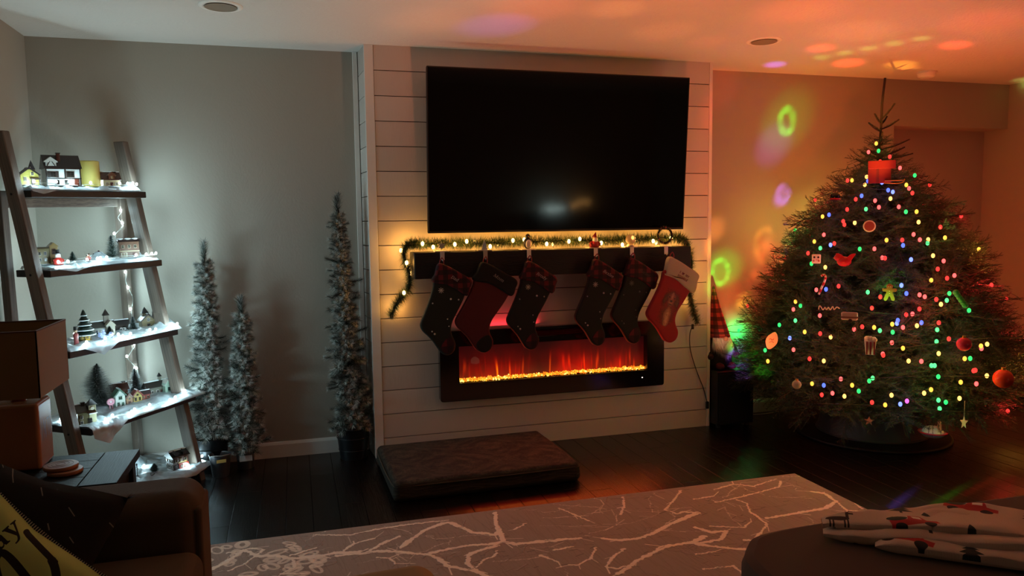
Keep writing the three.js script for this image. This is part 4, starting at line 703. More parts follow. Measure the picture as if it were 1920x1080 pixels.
// ------------------------------------------------------------------ black speaker cube and the gnome on it
{
  const t = thing('subwoofer', 'black cube speaker on the floor right of the fireplace wall', 'speaker', [2.388, 0, -0.045]);
  part('cabinet', box(0.282, 0.368, 0.27, 0, 0.204, 0, 0.006), mat(0x050505, 0.5), t);
  part('grille', box(0.255, 0.34, 0.008, 0, 0.204, 0.136, 0.003), mat(0x030303, 0.9, { bumpMap: again(weave, 8, 8), bumpScale: 0.001 }), t);
  for (const x of [-0.11, 0.11]) for (const z of [-0.1, 0.1]) part('foot', cyl(0.016, 0.018, 0.02, x, 0.01, z, 14), M.black, t);
}
{
  const t = thing('gnome', 'plush gnome with a tall red plaid hat and white beard sitting on the black speaker', 'gnome', [2.345, 0.388, -0.06], 0.05);
  const hat = lathe([[0.074, 0.215], [0.079, 0.222], [0.076, 0.232], [0.068, 0.27], [0.056, 0.33], [0.042, 0.39], [0.028, 0.46], [0.017, 0.52], [0.008, 0.565], [0, 0.575]], 32), p = hat.attributes.position;
  for (let i = 0; i < p.count; i++) { const f = Math.max(0, (p.getY(i) - 0.22) / 0.35); p.setX(i, p.getX(i) - 0.045 * f * f - 0.015 * Math.sin(f * 3.1)); }
  hat.computeVertexNormals();
  part('hat', hat, mat(0xffffff, 0.9, { map: again(plaid('#a83a34', '#1c0a0a', 4), 3, 5) }), t);
  part('body', lathe([[0, 0], [0.075, 0.004], [0.09, 0.04], [0.086, 0.12], [0.07, 0.2], [0.05, 0.225], [0, 0.226]], 28), mat(0x211a19, 0.95), t);
  const hair = []; for (let k = 0; k < 2600; k++) { const a = rnd(-1.15, 1.15), f = rnd(), y = 0.225 - 0.05 * f, r = 0.072 + 0.012 * f; hair.push({ p: V(Math.sin(a) * r, y, Math.cos(a) * r), d: V(Math.sin(a) * rnd(0.01, 0.035) - Math.sin(a) * 0.02, -rnd(0.06, 0.13) * (1 - 0.45 * Math.abs(a)), rnd(0.004, 0.03)), c: [0.72, 0.68, 0.62] }); }
  part('beard', needles(hair, 0.0022), new THREE.MeshStandardMaterial({ vertexColors: true, roughness: 0.9, side: THREE.DoubleSide }), t).userData.kind = 'stuff';
  part('nose', ball(0.016, 0, 0.212, 0.084, 16), mat(0xc99a80, 0.8), t);
  for (const s of [-1, 1]) {
    part('arm', tube([[s * 0.07, 0.19, 0.01], [s * 0.1, 0.14, 0.03], [s * 0.102, 0.105, 0.05]], 0.02, 14, 10), mat(0x211a19, 0.95), t);
    part('mitten', ball(0.023, s * 0.103, 0.092, 0.056, 14).scale(1, 1, 1), mat(0x3a1418, 0.9), t);
    part('boot', [ball(0.03, 0, 0, 0, 16).scale(0.85, 0.8, 1.3).translate(s * 0.045, 0.026, 0.085)], mat(0x5a1a1c, 0.9, {}), t);
  }
}
{
  const c = thing('power_cable', 'thin white cable lying on the floor along the right wall', 'cord');
  part('cable', tube([[2.56, 0.004, -0.19], [2.75, 0.004, -0.14], [2.95, 0.004, -0.17], [3.1, 0.004, -0.15], [3.25, 0.02, -0.19]], 0.004, 50, 6), mat(0xcfc8bc, 0.5), c);
  part('plug', box(0.03, 0.024, 0.022, 3.26, 0.03, -0.195, 0.005), mat(0xd9d2c6, 0.5), c);
}
// ------------------------------------------------------------------ the fir tree
const AX = 3.15, AZ = 0.49;
const PROFILE = [[0.16, 0.62], [0.22, 0.8], [0.35, 0.95], [0.5, 1.0], [0.62, 0.99], [0.8, 0.9], [1.0, 0.78], [1.1, 0.72], [1.25, 0.63], [1.44, 0.52], [1.55, 0.42], [1.67, 0.29], [1.81, 0.18], [1.9, 0.1], [2.3, 0.02]];
function crown(y) { for (let i = 1; i < PROFILE.length; i++) if (y <= PROFILE[i][0]) { const [a, ra] = PROFILE[i - 1], [b, rb] = PROFILE[i]; return ra + (rb - ra) * Math.max(0, (y - a) / (b - a)); } return 0.02; }
const onTree = (deg, y, out = 0) => { const a = deg * Math.PI / 180, r = crown(y) + out; return V(AX + Math.sin(a) * r, y, AZ + Math.cos(a) * r); };
{
  const twigNeedles = (list, p0, dir, len, nl, per = 150, side = 1) => {
    const n = Math.round(len * per), q = new THREE.Quaternion().setFromUnitVectors(V(0, 1, 0), dir.clone().normalize());
    for (let k = 0; k < n; k++) {
      const f = k / n, a = side * (k % 2 ? 0 : Math.PI) + rnd(-1.05, 1.05), L = nl * (1 - 0.35 * f) * rnd(0.8, 1.15);
      const d = V(Math.cos(a) * 0.8, 0.65, Math.sin(a) * 0.8 + 0.25).normalize().multiplyScalar(L).applyQuaternion(q);
      const s = rnd(0.75, 1.3);
      list.push({ p: p0.clone().addScaledVector(dir, f * len), d, c: [[0.014 * s, 0.032 * s, 0.016 * s], [0.03 * s, 0.062 * s, 0.032 * s]] });
    }
  };
  const frond = () => {
    const list = [], L = 0.3, sticks = [];
    twigNeedles(list, V(0, 0, 0), V(0, 1, 0), L, 0.03, 170);
    sticks.push(new THREE.CylinderGeometry(0.0012, 0.003, L, 4, 1, true).translate(0, L / 2, 0));
    for (let k = 0; k < 7; k++) for (const s of [-1, 1]) {
      const f = 0.12 + k * 0.115 + rnd(0.04), len = (0.16 * (1 - f) + 0.035) * rnd(0.8, 1.2), dir = V(s * 0.72, 0.72, rnd(-0.4, 0.3)).normalize();
      twigNeedles(list, V(0, f * L, 0), dir, len, 0.027, 190);
      sticks.push(new THREE.CylinderGeometry(0.0008, 0.0016, len, 3, 1, true).translate(0, len / 2, 0).applyQuaternion(new THREE.Quaternion().setFromUnitVectors(V(0, 1, 0), dir)).translate(0, f * L, 0));
    }
    const st = merge(sticks); st.setAttribute('color', new THREE.Float32BufferAttribute(Array.from({ length: st.attributes.position.count * 3 }, (_, i) => [0.05, 0.03, 0.015][i % 3]), 3));
    return merge([needles(list, 0.0017), st]);
  };
  const fronds = [frond(), frond(), frond(), frond()], sets = [[], [], [], []], limbs = [];
  const t = thing('christmas_tree', 'tall dark fir Christmas tree with a bare leader, covered in coloured lights', 'christmas tree', [AX, 0, AZ]);
  const firMat = new THREE.MeshStandardMaterial({ vertexColors: true, roughness: 0.55, side: THREE.DoubleSide });
  const put = (p, dir, up0, s) => { const up = up0.clone().add(V(rnd(-0.9, 0.9), rnd(-0.3, 0.3), rnd(-0.9, 0.9))), y = dir.clone().normalize(), z = up.clone().addScaledVector(y, -up.dot(y)).normalize(), x = V().crossVectors(y, z); sets[Math.floor(rnd(4))].push(new THREE.Matrix4().makeBasis(x.multiplyScalar(s), y.multiplyScalar(s), z.multiplyScalar(s)).setPosition(p)); };
  for (let y = 0.33; y < 1.9; y += 0.06) {
    const r = crown(y), n = Math.max(4, Math.round(r * 30)), rise = -0.12 + 0.4 * (y / 1.9);
    for (let k = 0; k < n; k++) {
      const a = (k + rnd(0.7)) / n * 6.2832 + y * 9, ragged = rnd(0.8, 1.06), tipY = y + rnd(-0.03, 0.03), out = V(Math.sin(a), rise + rnd(-0.12, 0.12), Math.cos(a));
      const R = (crown(Math.max(0.16, tipY)) - 0.01) * ragged * (0.97 - 0.09 * Math.min(1, r)), tip = V(Math.sin(a) * R, tipY, Math.cos(a) * R);
      if (AZ + tip.z < ZB + 0.04) continue;
      const s = Math.min(1.15, 0.5 + r * 0.75) * rnd(0.85, 1.15), len = 0.3 * s;
      put(tip.clone().addScaledVector(out.clone().normalize(), -len * 0.9), out, V(-Math.sin(a) * rise, 1, -Math.cos(a) * rise), s);
      for (const side of [-1, 1]) if (r > 0.22) {
        const b = a + side * rnd(0.35, 0.6), o2 = V(Math.sin(b), rise + rnd(-0.2, 0.1), Math.cos(b));
        const base = tip.clone().multiplyScalar(1).addScaledVector(out.clone().normalize(), -len * rnd(1.05, 1.3));
        const e = base.clone().addScaledVector(o2.clone().normalize(), len * 0.9);
        if (AZ + e.z > ZB + 0.04 && Math.hypot(e.x, e.z) < crown(Math.max(0.16, e.y)) * 1.03) put(base, o2, V(0, 1, 0), s * 0.9);
      }
      if (r > 0.3 && k % 2 === 0) { const m = tip.clone().multiplyScalar(0.62); m.y = tipY - 0.08; put(m, V(Math.sin(a), 0.1, Math.cos(a)), V(0, 1, 0), s); }
      if (r > 0.15) { const m = tip.clone().multiplyScalar(0.84); m.y = tipY - 0.06; put(m, V(Math.sin(a) * 0.6, rnd(-0.7, 0.9), Math.cos(a) * 0.6), V(Math.sin(a), 0.2, Math.cos(a)), s * 0.6); }
      limbs.push(tube([V(0, tipY - R * rise * 0.8 - 0.02, 0), V(Math.sin(a) * R * 0.4, tipY - R * rise * 0.45, Math.cos(a) * R * 0.4), tip.clone().addScaledVector(out.clone().normalize(), -len * 0.5)], 0.004, 6, 4));
    }
  }
  sets.forEach((s, k) => cast('foliage', fronds[k], firMat, s, t));
  part('limbs', limbs, M.bark, t).userData.kind = 'stuff';
  part('trunk', [lathe([[0.055, 0.1], [0.05, 0.3], [0.036, 1.0], [0.02, 1.6], [0.011, 1.85], [0, 1.86]], 12), tube([[0, 1.84, 0], [0.01, 2.0, 0], [0.012, 2.12, 0], [0.03, 2.29, 0]], 0.0075, 20, 7)], M.bark, t);
  const up = [];      // the sparse leader with its few upturned twigs (x is across the wall)
  const shoots = [[[0.01, 1.86, 0], [0.03, 2.29, 0], 0.013], [[0.012, 2.03, 0], [0.085, 2.13, 0.03], 0.017], [[0.01, 2.0, 0], [0.1, 2.06, -0.05], 0.017], [[0.012, 1.97, 0], [0.12, 2.03, 0.03], 0.017], [[0.012, 2.0, 0], [-0.07, 2.06, 0.03], 0.017], [[0.01, 1.955, 0], [-0.13, 2.0, 0.05], 0.015], [[0.01, 1.9, 0], [-0.06, 1.94, 0.09], 0.017], [[0.01, 1.84, 0], [0.16, 1.9, 0.08], 0.019], [[0.01, 1.8, 0], [0.2, 1.86, 0.0], 0.02], [[0.01, 1.78, 0], [0.17, 1.81, 0.1], 0.02], [[0.0, 1.78, 0], [-0.19, 1.82, 0.06], 0.02], [[0, 1.72, 0], [-0.26, 1.77, 0.1], 0.02], [[0, 1.66, 0], [0.33, 1.67, 0.06], 0.02], [[0, 1.55, 0], [-0.42, 1.62, 0.12], 0.021]];
  for (const [a, b, nl] of shoots) { const p = V(...a), d = V(...b).sub(p), len = d.length(); d.normalize(); twigNeedles(up, p, d, len, nl, nl < 0.014 ? 160 : 520); if (nl > 0.014) { twigNeedles(up, p, d, len, nl, 420, 2.2); } }
  part('leader_twigs', needles(up, 0.0014), firMat, t).userData.kind = 'stuff';
  part('leader_twig', shoots.slice(1).map(([a, b]) => tube([a, V(...a).lerp(V(...b), 0.5).add(V(0, -0.008, 0)), b], 0.0045, 8, 5)), M.bark, t);
}
{ // collar and ring under the tree
  const t = thing('tree_collar', 'dark grey metal collar hiding the stand of the lit fir tree', 'tree collar', [AX, 0, AZ]);
  const m = mat(0x4c4a4c, 0.38, { metalness: 0.35, bumpMap: again(orangePeel, 6, 3), bumpScale: 0.0008 });
  for (let k = 0; k < 4; k++) { const g = new THREE.CylinderGeometry(0.27, 0.335, 0.24, 20, 1, true, k * Math.PI / 2 + 0.02, Math.PI / 2 - 0.04).translate(0, 0.142, 0); const g2 = new THREE.CylinderGeometry(0.264, 0.329, 0.24, 20, 1, true, k * Math.PI / 2 + 0.02, Math.PI / 2 - 0.04).translate(0, 0.142, 0); part('panel', [g, g2], mat(0x4c4a4c, 0.38, { metalness: 0.35, side: THREE.DoubleSide, bumpMap: again(orangePeel, 6, 3), bumpScale: 0.0008 }), t); const a = k * Math.PI / 2; part('seam', move(box(0.014, 0.24, 0.006, 0, 0, 0, 0.002), Math.sin(a) * 0.304, 0.142, Math.cos(a) * 0.304, a, -0.264), m, t); }
  part('rim', [new THREE.TorusGeometry(0.268, 0.006, 6, 60).rotateX(Math.PI / 2).translate(0, 0.262, 0), new THREE.TorusGeometry(0.336, 0.006, 6, 60).rotateX(Math.PI / 2).translate(0, 0.026, 0)], m, t);
  const d = thing('tree_mat', 'round black mat on the floor under the metal tree collar', 'mat', [AX, 0, AZ]);
  part('disc', lathe([[0, 0.02], [0.455, 0.02], [0.47, 0.012], [0.47, 0.0], [0, 0.0]], 64), mat(0x080707, 0.6), d);
}
{
  const t = thing('string_lights', 'multicoloured string lights wound round the fir tree', 'string lights');
  const COLORS = { y: [C(1, 0.44, 0.05), 2.2, 1.0], r: [C(1, 0.03, 0.025), 2.2, 1.2], g: [C(0.02, 0.9, 0.16), 1.6, 0.95], b: [C(0.07, 0.13, 1), 2.4, 0.9], m: [C(1, 0.03, 0.5), 2.2, 0.8] };
  // azimuth in degrees (0 towards the room) and height in metres of each bulb
  const AT = {
    y: [-78,1.42,-56,1.38,-77,1.27,-67,1.12,-74,0.92,-51,0.86,-66,0.76,-57,0.74,-42,0.81,-58,0.61,-78,0.57,-16,1.38,-37,1.28,-13,1.28,-5,1.29,-13,1.19,-19,1.06,-16,0.93,-36,0.83,-27,0.82,-33,0.71,-2,0.72,-7,0.72,-21,0.68,-14,0.66,-31,0.64,-61,0.48,-51,0.42,-48,0.50,-36,0.45,-38,0.40,-26,0.47,-25,0.50,-14,0.44,-16,0.54,-5,0.56,-50,1.87,-57,1.66,-70,1.64,-56,1.61,-17,1.60,-32,1.52,-18,1.44],
    b: [-73,1.43,-68,1.25,-62,1.00,-73,0.71,-29,1.25,-25,1.17,-30,0.99,-31,1.03,-34,0.85,-34,0.83,-26,0.84,-10,0.74,-57,0.48,-33,0.40,-52,1.63,-38,1.62,-34,1.57,-29,1.56,-54,1.54],
    r: [-61,1.37,-75,1.31,-64,1.26,-43,1.23,-78,1.20,-39,1.18,-57,1.02,-68,0.99,-40,0.97,-76,0.87,-43,0.91,-63,0.85,-60,0.76,-49,0.79,-46,0.81,-70,0.65,-62,0.62,-39,0.67,-6,1.35,-21,1.31,-29,1.28,-18,1.28,-38,1.18,-8,1.16,-15,1.12,-5,1.08,-12,1.07,-24,0.98,-31,0.88,-28,0.88,-26,0.91,-32,0.81,-20,0.84,-36,0.73,-18,0.76,-5,0.70,-39,0.67,-27,0.64,-11,0.60,-22,0.97,-19,0.96,-55,0.43,-58,0.42,-52,0.52,-42,0.41,-9,0.52,-12,0.60,-70,1.82,-24,1.78,-19,1.73,-40,1.75,-8,1.71,-75,1.64,-12,1.58,-15,1.55,-27,1.47,-62,1.46,-44,1.51,-58,1.52,-41,1.47,-62,1.39],
    g: [-50,1.23,-74,1.23,-73,1.14,-45,0.99,-71,0.90,-73,0.81,-78,0.78,-40,0.79,-80,0.63,-14,1.26,-13,0.99,-13,0.95,-7,0.90,-20,0.80,-36,0.79,-21,0.74,-12,0.66,-24,0.62,-46,0.47,-42,0.54,-43,0.53,-21,0.43,-20,0.43,-20,0.38,-23,0.57,-23,0.62,-43,1.82,-57,1.74,1,1.66,-50,1.46,-25,1.44],
    m: [-14,0.75,-31,0.42],
  };
  for (const [c, list] of Object.entries(AT)) {
    const [color, power, k] = COLORS[c], m = glow(color, power), pale = glow(color.clone().lerp(C(1, 1, 1), 0.05), power * 1.4);
    for (let i = 0; i < list.length; i += 2) bulb(t, onTree(list[i], list[i + 1], ((i / 2) % 2 ? -0.035 : rnd(0.012)) - 0.05 * Math.min(1, crown(list[i + 1]))), bulbBig, (i / 2) % 2 ? pale : m, color, TREE_BULB * k);
  }
  for (let k = 0; k < 34; k++) { const c = 'rryrryrrg'[k % 9], [color, power, f] = COLORS[c], y = 0.3 + 1.35 * (k / 34); bulb(t, onTree(20 + ((k * 137.5) % 225), y, -0.03 - 0.08 * Math.min(1, crown(y))), bulbBig, glow(color, power), color, TREE_BACK * f); }
  for (const [c, x, y, z] of [['g', 3.24, 1.41, -0.1], ['g', 3.06, 1.16, -0.12], ['r', 3.0, 1.02, -0.11], ['r', 3.1, 1.3, -0.1]]) { const [color, power] = COLORS[c]; bulb(t, V(x, y, z), bulbBig, glow(color, power), color, 0.05); }
  const coil = []; for (let k = 0; k <= 240; k++) { const f = k / 240, y = 0.36 + 1.4 * f; coil.push(onTree(-60 + f * 360 * 8, y + 0.02 * Math.sin(k), -0.05)); }
  part('wire', tube(coil.filter((p) => p.z > ZB + 0.03), 0.002, 900, 4), M.wire, t);
}
// ------------------------------------------------------------------ ornaments
function ornament(name, label, deg, y, out = 0.0, category = 'ornament') { const p = onTree(deg, y, out); const t = thing(name, label, category, p.toArray(), -0.73); part('hanger', tube([[0, 0.02, 0], [0.003, 0.04, 0], [-0.008, 0.055, -0.03]], 0.0008, 8, 4), M.darkMetal, t); return t; }
{
  const red = mat(0xb01620, 0.3), cream = mat(0xd8c8b4, 0.5), gold = mat(0xb8842c, 0.3, { metalness: 0.7 });
  let t = ornament('snowman_face_ornament', 'square white snowman face ornament on the left of the fir tree', -70, 1.17);
  part('face', box(0.05, 0.055, 0.012, 0, 0, 0, 0.006), mat(0xe4ded2, 0.6), t); for (const x of [-0.011, 0.011]) part('eye', ball(0.006, x, 0.01, 0.007, 10), M.black, t); part('nose', move(new THREE.ConeGeometry(0.004, 0.018, 8), 0.002, -0.004, 0.012, 0, Math.PI / 2.4), mat(0xd0582a, 0.5), t); part('cheek', [ball(0.006, -0.014, -0.011, 0.005, 8), ball(0.006, 0.014, -0.011, 0.005, 8)], mat(0xc8605c, 0.6), t);
  t = ornament('bird_ornament', 'shiny red bird ornament with spread wings left of the middle of the tree', -56, 1.16);
  part('body', ball(0.034, 0, 0, 0, 18).scale(1.15, 0.85, 0.8), red, t); part('head', ball(0.019, -0.034, 0.022, 0.008, 14), red, t); part('beak', move(new THREE.ConeGeometry(0.005, 0.014, 8), -0.054, 0.02, 0.012, 0, 0, 1.5), mat(0xd99a2c, 0.4), t); for (const s of [-1, 1]) part('wing', extrude(smoothShape([[0, 0], [s * 0.024, 0.03], [s * 0.05, 0.036], [s * 0.036, 0.012], [s * 0.02, -0.008]], 30), 0.006, 0.002).translate(0.008, 0.008, 0.014), red, t);
  t = ornament('leaf_tag_ornament', 'pale leaf-shaped wooden tag ornament at the far left tip of the tree', -78, 0.69, -0.03);
  part('tag', extrude(smoothShape([[0, 0.055], [0.026, 0.025], [0.03, -0.01], [0.012, -0.045], [-0.008, -0.05], [-0.03, -0.015], [-0.028, 0.02]], 50), 0.005, 0.001).rotateZ(-0.35), mat(0xd8c4a4, 0.6), t); part('script', [tube([[-0.016, 0.006, 0.005], [-0.006, 0.014, 0.005], [0.0, 0.004, 0.005], [0.012, 0.012, 0.005]], 0.0012, 14, 5), tube([[-0.014, -0.012, 0.005], [-0.002, -0.004, 0.005], [0.012, -0.01, 0.005]], 0.0012, 14, 5)], mat(0x4a2c20, 0.8), t);
  t = ornament('ball_ornament', 'big orange-red glass ball ornament at the right edge of the tree', -7, 0.585, 0.06);
  part('globe', ball(0.048, 0, -0.01, 0, 26), mat(0xd8421a, 0.12), t); part('cap', cyl(0.011, 0.012, 0.014, 0, 0.042, 0, 14), gold, t);
  t = ornament('word_ornament', 'small pale script word ornament on the left half of the tree', -58, 0.9);
  part('script', [tube([[-0.055, -0.006, 0], [-0.05, 0.014, 0], [-0.04, 0.004, 0], [-0.032, -0.008, 0], [-0.022, 0.006, 0], [-0.014, -0.006, 0], [-0.004, 0.006, 0], [0.006, -0.006, 0], [0.018, 0.012, 0], [0.026, -0.004, 0], [0.04, 0.01, 0], [0.055, 0.002, 0]], 0.0035, 80, 6)], cream, t);
  t = ornament('popcorn_box_ornament', 'small box ornament with red stripes near the middle of the tree', -43, 0.72);
  const pb = part('box', [lathe([[0, 0], [0.03, 0], [0.042, 0.075], [0, 0.075]], 4).rotateY(Math.PI / 4).translate(0, -0.045, 0)], mat(0xcfc0b0, 0.6), t); for (const x of [-0.016, 0.002, 0.02]) part('stripe', move(box(0.008, 0.07, 0.002), x, -0.008, 0.0285, 0, 0.1), mat(0x9c2a2c, 0.6), pb); for (let k = 0; k < 9; k++) part('kernel', ball(0.012, rnd(-0.024, 0.024), 0.036 + rnd(0.008), rnd(-0.02, 0.02), 8), mat(0xe6d8b8, 0.8), pb);
  t = ornament('star_ornament', 'small wooden star hanging below the fir tree in front of the collar', -43, 0.25, -0.13); part('star', extrude(starShape(0.026), 0.006, 0.001), mat(0x9c6a58, 0.6), t);
  t = ornament('star_ornament', 'pale star ornament hanging on a thread at the lower right of the tree', -11, 0.3, -0.02); part('star', extrude(starShape(0.03), 0.006, 0.001).scale(0.6, 1.2, 1), cream, t); part('thread', cyl(0.0008, 0.0008, 0.1, 0, 0.07, 0, 5), cream, t);
  t = ornament('snow_village_ornament', 'white dish-shaped snow scene ornament hanging lowest at the right under the tree', -15, 0.2, -0.05);
  part('dish', lathe([[0, -0.03], [0.045, -0.026], [0.07, -0.006], [0.072, 0.0], [0, 0.004]], 30), mat(0xb8b4b0, 0.4), t); part('rim', new THREE.TorusGeometry(0.072, 0.004, 6, 36).rotateX(Math.PI / 2), red, t); part('snow_hill', ball(0.05, 0, 0, 0, 18).scale(1.1, 0.7, 1), mat(0xd8d6d0, 0.7), t); part('figure', [cyl(0.008, 0.014, 0.04, 0.03, 0.04, 0.02, 12), ball(0.011, 0.03, 0.068, 0.02, 10)], mat(0xc08a78, 0.6), t);
  t = ornament('black_hat_ornament', 'black round-topped hat ornament at the upper left of the tree', -72, 1.54, 0.04); part('crown', ball(0.03, 0, 0, 0, 18).scale(1, 0.85, 1), M.blackGloss, t); part('brim', lathe([[0, -0.02], [0.042, -0.021], [0.042, -0.024], [0, -0.025]], 28), M.black, t); part('band', cyl(0.0285, 0.03, 0.01, 0, -0.015, 0, 24), red, t);
  t = ornament('gift_box_ornament', 'flat dark red gift box ornament near the top of the fir tree', -41, 1.69, 0.05);
  part('box', box(0.125, 0.13, 0.03, 0, -0.01, -0.01, 0.004), mat(0x7c0c14, 0.6), t); part('lid', box(0.15, 0.05, 0.036, 0.012, 0.035, -0.009, 0.004), mat(0x860d16, 0.6), t); part('ribbon', box(0.014, 0.132, 0.002, -0.01, -0.01, 0.0065, 0.0008), mat(0x5c080e, 0.5), t);
  t = ornament('candy_ornament', 'red and white striped candy cane ornament on the left side of the tree', -63, 1.03);
  const cane = [[-0.02, -0.06, 0], [-0.006, -0.02, 0], [0.01, 0.02, 0], [0.014, 0.045, 0], [0.004, 0.055, 0], [-0.01, 0.046, 0]]; part('cane', tube(cane, 0.006, 40, 8), mat(0xd8cfc4, 0.3), t); for (let k = 0; k < 5; k++) part('stripe', tube([new THREE.CatmullRomCurve3(cane.map((p) => V(...p))).getPoint(k / 5 + 0.06), new THREE.CatmullRomCurve3(cane.map((p) => V(...p))).getPoint(k / 5 + 0.15)], 0.0066, 4, 8), red, t);
  t = ornament('caterpillar_ornament', 'bright green ribbed caterpillar ornament at the right side of the tree', -13, 0.97, 0.05); part('body', Array.from({ length: 6 }, (_, k) => ball(0.015, -0.022 + k * 0.009, 0.034 - k * 0.014, 0, 12)), mat(0x2fae3c, 0.3), t);
  t = ornament('disc_ornament', 'flat round pale ornament high in the middle of the tree', -46, 1.36); part('disc', move(cyl(0.034, 0.034, 0.008, 0, 0, 0, 28), 0, 0, 0, 0, Math.PI / 2), cream, t); part('picture', move(cyl(0.027, 0.027, 0.002, 0, 0, 0, 28), 0, 0, 0.005, 0, Math.PI / 2), mat(0x8a3a34, 0.4), t);
  t = ornament('sled_ornament', 'small gold sled ornament at the upper right of the tree', -28, 1.615); part('deck', box(0.1, 0.006, 0.03, 0, 0.012, 0, 0.002), mat(0xa06a3a, 0.4), t); for (const z of [-0.012, 0.012]) part('runner', tube([[-0.055, 0.0, z], [0.03, -0.004, z], [0.052, 0.006, z], [0.056, 0.02, z]], 0.003, 16, 6), gold, t);
  t = ornament('gift_ornament', 'magenta and red round ornament at the lower right of the tree', -16, 0.745, 0.04); part('globe', ball(0.036, 0, 0, 0, 20), mat(0xc0283c, 0.15), t); part('cap', cyl(0.009, 0.01, 0.012, 0, 0.038, 0, 12), gold, t);
  t = ornament('figure_ornament', 'little brown gingerbread-man ornament in the middle of the tree', -37, 1.0, 0.03); part('body', extrude(smoothShape([[0, 0.045], [0.014, 0.036], [0.012, 0.02], [0.032, 0.02], [0.032, 0.008], [0.014, 0.002], [0.026, -0.036], [0.014, -0.042], [0, -0.016], [-0.014, -0.042], [-0.026, -0.036], [-0.014, 0.002], [-0.032, 0.008], [-0.032, 0.02], [-0.012, 0.02], [-0.014, 0.036]], 70), 0.008, 0.002), mat(0x9a6238, 0.6), t); part('icing', [ball(0.003, -0.005, 0.032, 0.007, 6), ball(0.003, 0.005, 0.032, 0.007, 6), ball(0.003, 0, 0.008, 0.007, 6), ball(0.003, 0, -0.004, 0.007, 6)], cream, t);
  t = ornament('snowball_ornament', 'clear glass ball ornament at the lower left of the tree above a red light', -64, 0.48, 0.03); part('globe', ball(0.026, 0, 0, 0, 18), mat(0xd8d0c0, 0.1, { transmission: 0.6, thickness: 0 }), t); part('cap', cyl(0.007, 0.008, 0.01, 0, 0.028, 0, 12), gold, t);
  t = ornament('camper_ornament', 'white and brown camper ornament in the left middle of the tree', -50, 0.87, 0.03); part('body', box(0.085, 0.045, 0.02, 0, 0, 0, 0.012), mat(0xa89a8a, 0.4), t); part('stripe', box(0.087, 0.008, 0.022, 0, -0.006, 0), mat(0x6a4434, 0.5), t); part('wheel', move(cyl(0.01, 0.01, 0.008, 0, 0, 0, 16), 0.004, -0.024, 0.009, 0, Math.PI / 2), M.black, t);
}
function starShape(r) { const p = []; for (let k = 0; k < 10; k++) { const a = k * Math.PI / 5, q = k % 2 ? r * 0.42 : r; p.push([Math.sin(a) * q, Math.cos(a) * q]); } return p; }
// ------------------------------------------------------------------ dog bed and rug
{
  const t = thing('dog_bed', 'thick brown plush rectangular dog bed on the dark floor under the fireplace', 'dog bed', [0.485, 0, 0.425], 0.02);
  const g = new RoundedBoxGeometry(1.02, 0.105, 0.71, 12, 0.032).translate(0, 0.0535, 0), p = g.attributes.position;
  for (let i = 0; i < p.count; i++) { const x = p.getX(i), z = p.getZ(i), y = p.getY(i); if (y > 0.06) p.setY(i, y + 0.006 * noise.noise(x * 5, z * 5, 3) + 0.004 * noise.noise(x * 14, z * 11, 8)); p.setX(i, x * (1 + 0.012 * noise.noise(y * 20, z * 6, 1))); p.setZ(i, z * (1 + 0.014 * noise.noise(x * 6, y * 20, 2))); }
  g.computeVertexNormals();
  part('cushion', g, mat(0x5e5340, 0.95, { map: again(plush, 2, 1.4), bumpMap: again(plushBump, 8, 6), bumpScale: 0.004 }), t);
  const c = []; for (const [x, z] of [[-0.5, -0.345], [0.5, -0.345], [0.5, 0.345], [-0.5, 0.345]]) c.push(V(x, 0.082, z)); part('seam_piping', new THREE.TubeGeometry(new THREE.CatmullRomCurve3(c, true, 'catmullrom', 0.06), 120, 0.004, 6, true), mat(0x3e3628, 0.95), t);
}
